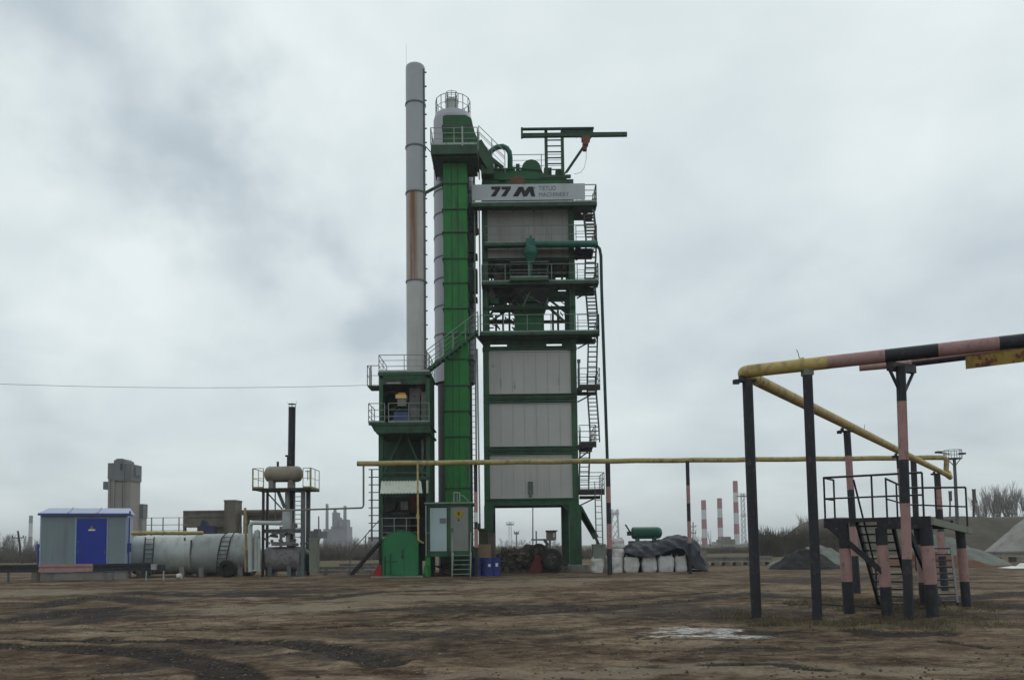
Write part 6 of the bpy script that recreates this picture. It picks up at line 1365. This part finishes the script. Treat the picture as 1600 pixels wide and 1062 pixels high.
def mask(src, lo, hi, amt):
    s = math_n('ADD', src, math_n('MULTIPLY', math_n('SUBTRACT', brk, .5), amt)); mr = N('ShaderNodeMapRange', interpolation_type='SMOOTHSTEP'); L(s, mr.inputs[0]); mr.inputs[1].default_value = lo; mr.inputs[2].default_value = hi; return mr.outputs[0]
wetm = mask(at.outputs['Alpha'], .3, .8, .8); c = MX(math_n('MULTIPLY', wetm, .6), c, RP(fine, [(.35, (.10, .082, .062)), (.6, (.20, .168, .128))]))
drym = mask(sp.outputs[2], .35, .8, .6); c = MX(math_n('MULTIPLY', drym, .75), c, RP(NZ(3, 5, 6), [(.3, (.045, .035, .02)), (.65, (.11, .09, .055))]))
dkm = mask(sp.outputs[0], .10, .38, .45); c = MX(math_n('MULTIPLY', dkm, .88), c, RP(fine, [(.4, (.008, .006, .006)), (.65, (.03, .025, .022))]))
brk = NZ(5, 16, 8, .85); snm = mask(sp.outputs[1], .80, 1.15, 5.0); c = MX(math_n('MULTIPLY', snm, .9), c, RP(fine, [(.4, (.30, .29, .28)), (.58, (.56, .56, .56))]))
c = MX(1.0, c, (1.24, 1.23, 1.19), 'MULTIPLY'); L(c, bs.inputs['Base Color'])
rg = N('ShaderNodeMapRange'); L(math_n('MAXIMUM', dkm, wetm), rg.inputs[0]); rg.inputs[3].default_value = .95; rg.inputs[4].default_value = .85; L(rg.outputs[0], bs.inputs['Roughness'])
bp = N('ShaderNodeBump'); bp.inputs['Strength'].default_value = .8; bp.inputs['Distance'].default_value = .05; L(math_n('ADD', NZ(5, 5, 8, .7), math_n('MULTIPLY', NZ(1.3, 2.2, 6, .65), 2.5)), bp.inputs['Height']); L(bp.outputs[0], bs.inputs['Normal'])
M['ground'] = gmat
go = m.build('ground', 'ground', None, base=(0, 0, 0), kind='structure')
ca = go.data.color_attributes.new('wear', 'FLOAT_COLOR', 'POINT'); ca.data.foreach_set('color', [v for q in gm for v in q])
# stones and dry grass tufts
rnd = random.Random(3); m = MB()
for i in range(4200):
    y = 8.5*math.exp(rnd.uniform(0, 1.55)); x = rnd.uniform(-.66, .66)*y; r = rnd.uniform(.008, .024)*(1 if rnd.random() < .96 else 2.0); z = ground_z(x, y); mi = rnd.choice((0, 0, 2, 2, 1))
    o = [(-1, 0, 0), (0, -1, 0), (1, 0, 0), (0, 1, 0), (0, 0, .8), (0, 0, -.5)]
    v = [(x+a*r*rnd.uniform(.7, 1.3), y+b*r*rnd.uniform(.7, 1.3), z+c_*r*rnd.uniform(.6, 1.1)+.2*r) for a, b, c_ in o]
    m.add(v, [(0, 1, 4), (1, 2, 4), (2, 3, 4), (3, 0, 4), (1, 0, 5), (2, 1, 5), (3, 2, 5), (0, 3, 5)], mi)
for i in range(1500):
    if i % 3: pts_ = TR_[rnd.choice((0, 0, 1, 1, 2, 4, 8, 9))]; a_ = rnd.randrange(len(pts_[0])-1); q = pts_[0][a_].lerp(pts_[0][a_+1], rnd.random()); x, y = q.x+rnd.gauss(0, pts_[1]*1.1), q.y+rnd.gauss(0, pts_[1]*1.1)
    else: y = 9*math.exp(rnd.uniform(0, 1.2)); x = rnd.uniform(-.66, .66)*y
    r = rnd.uniform(.012, .04); z = ground_z(x, y)-.01
    o = [(-1, 0, 0), (0, -1, 0), (1, 0, 0), (0, 1, 0), (0, 0, .8), (0, 0, -.5)]
    v = [(x+a*r*rnd.uniform(.6, 1.4), y+b*r*rnd.uniform(.6, 1.4), z+c_*r*rnd.uniform(.6, 1.1)+.2*r) for a, b, c_ in o]
    m.add(v, [(0, 1, 4), (1, 2, 4), (2, 3, 4), (3, 0, 4), (1, 0, 5), (2, 1, 5), (3, 2, 5), (0, 3, 5)], 2)
m.build('gravel', ['stone', 'scrapl', 'scrap'], None, label='small stones scattered on the mud', kind='stuff')
m = MB()
for c, rx, ry in grass_c:
    for i in range(int(950*rx*ry)):
        a = rnd.uniform(0, 6.28); q = math.sqrt(rnd.random())*1.1; x, y = c.x+math.cos(a)*q*rx, c.y+math.sin(a)*q*ry
        if noise.noise(Vector((x*1.5, y*1.5, 2))) < -.12: continue
        z = ground_z(x, y)-.01; h = rnd.uniform(.04, .15); dx, dy = rnd.uniform(-.09, .09), rnd.uniform(-.09, .09); w_ = .006
        m.add([(x-w_, y, z), (x+w_, y, z), (x+dx, y+dy, z+h)], [(0, 1, 2)], 0)
m.build('dry_grass', 'drygrass', None, label='flattened dry grass around the pipeline posts', kind='stuff')
# ---------------------------------------------------------------- haze
hm_ = bpy.data.materials.new('haze'); hm_.use_nodes = True; nt = hm_.node_tree; nt.nodes.clear()
o_ = nt.nodes.new('ShaderNodeOutputMaterial'); pv = nt.nodes.new('ShaderNodeVolumePrincipled'); pv.inputs['Color'].default_value = (.95, .98, 1.0, 1); pv.inputs['Density'].default_value = .00045; pv.inputs['Anisotropy'].default_value = .2
nt.links.new(pv.outputs[0], o_.inputs['Volume']); M['haze'] = hm_
MB().box(-4500, 4500, -400, 4200, -1.2, 60).build('haze', 'haze', None, label='thin even haze over the yard', kind='stuff')
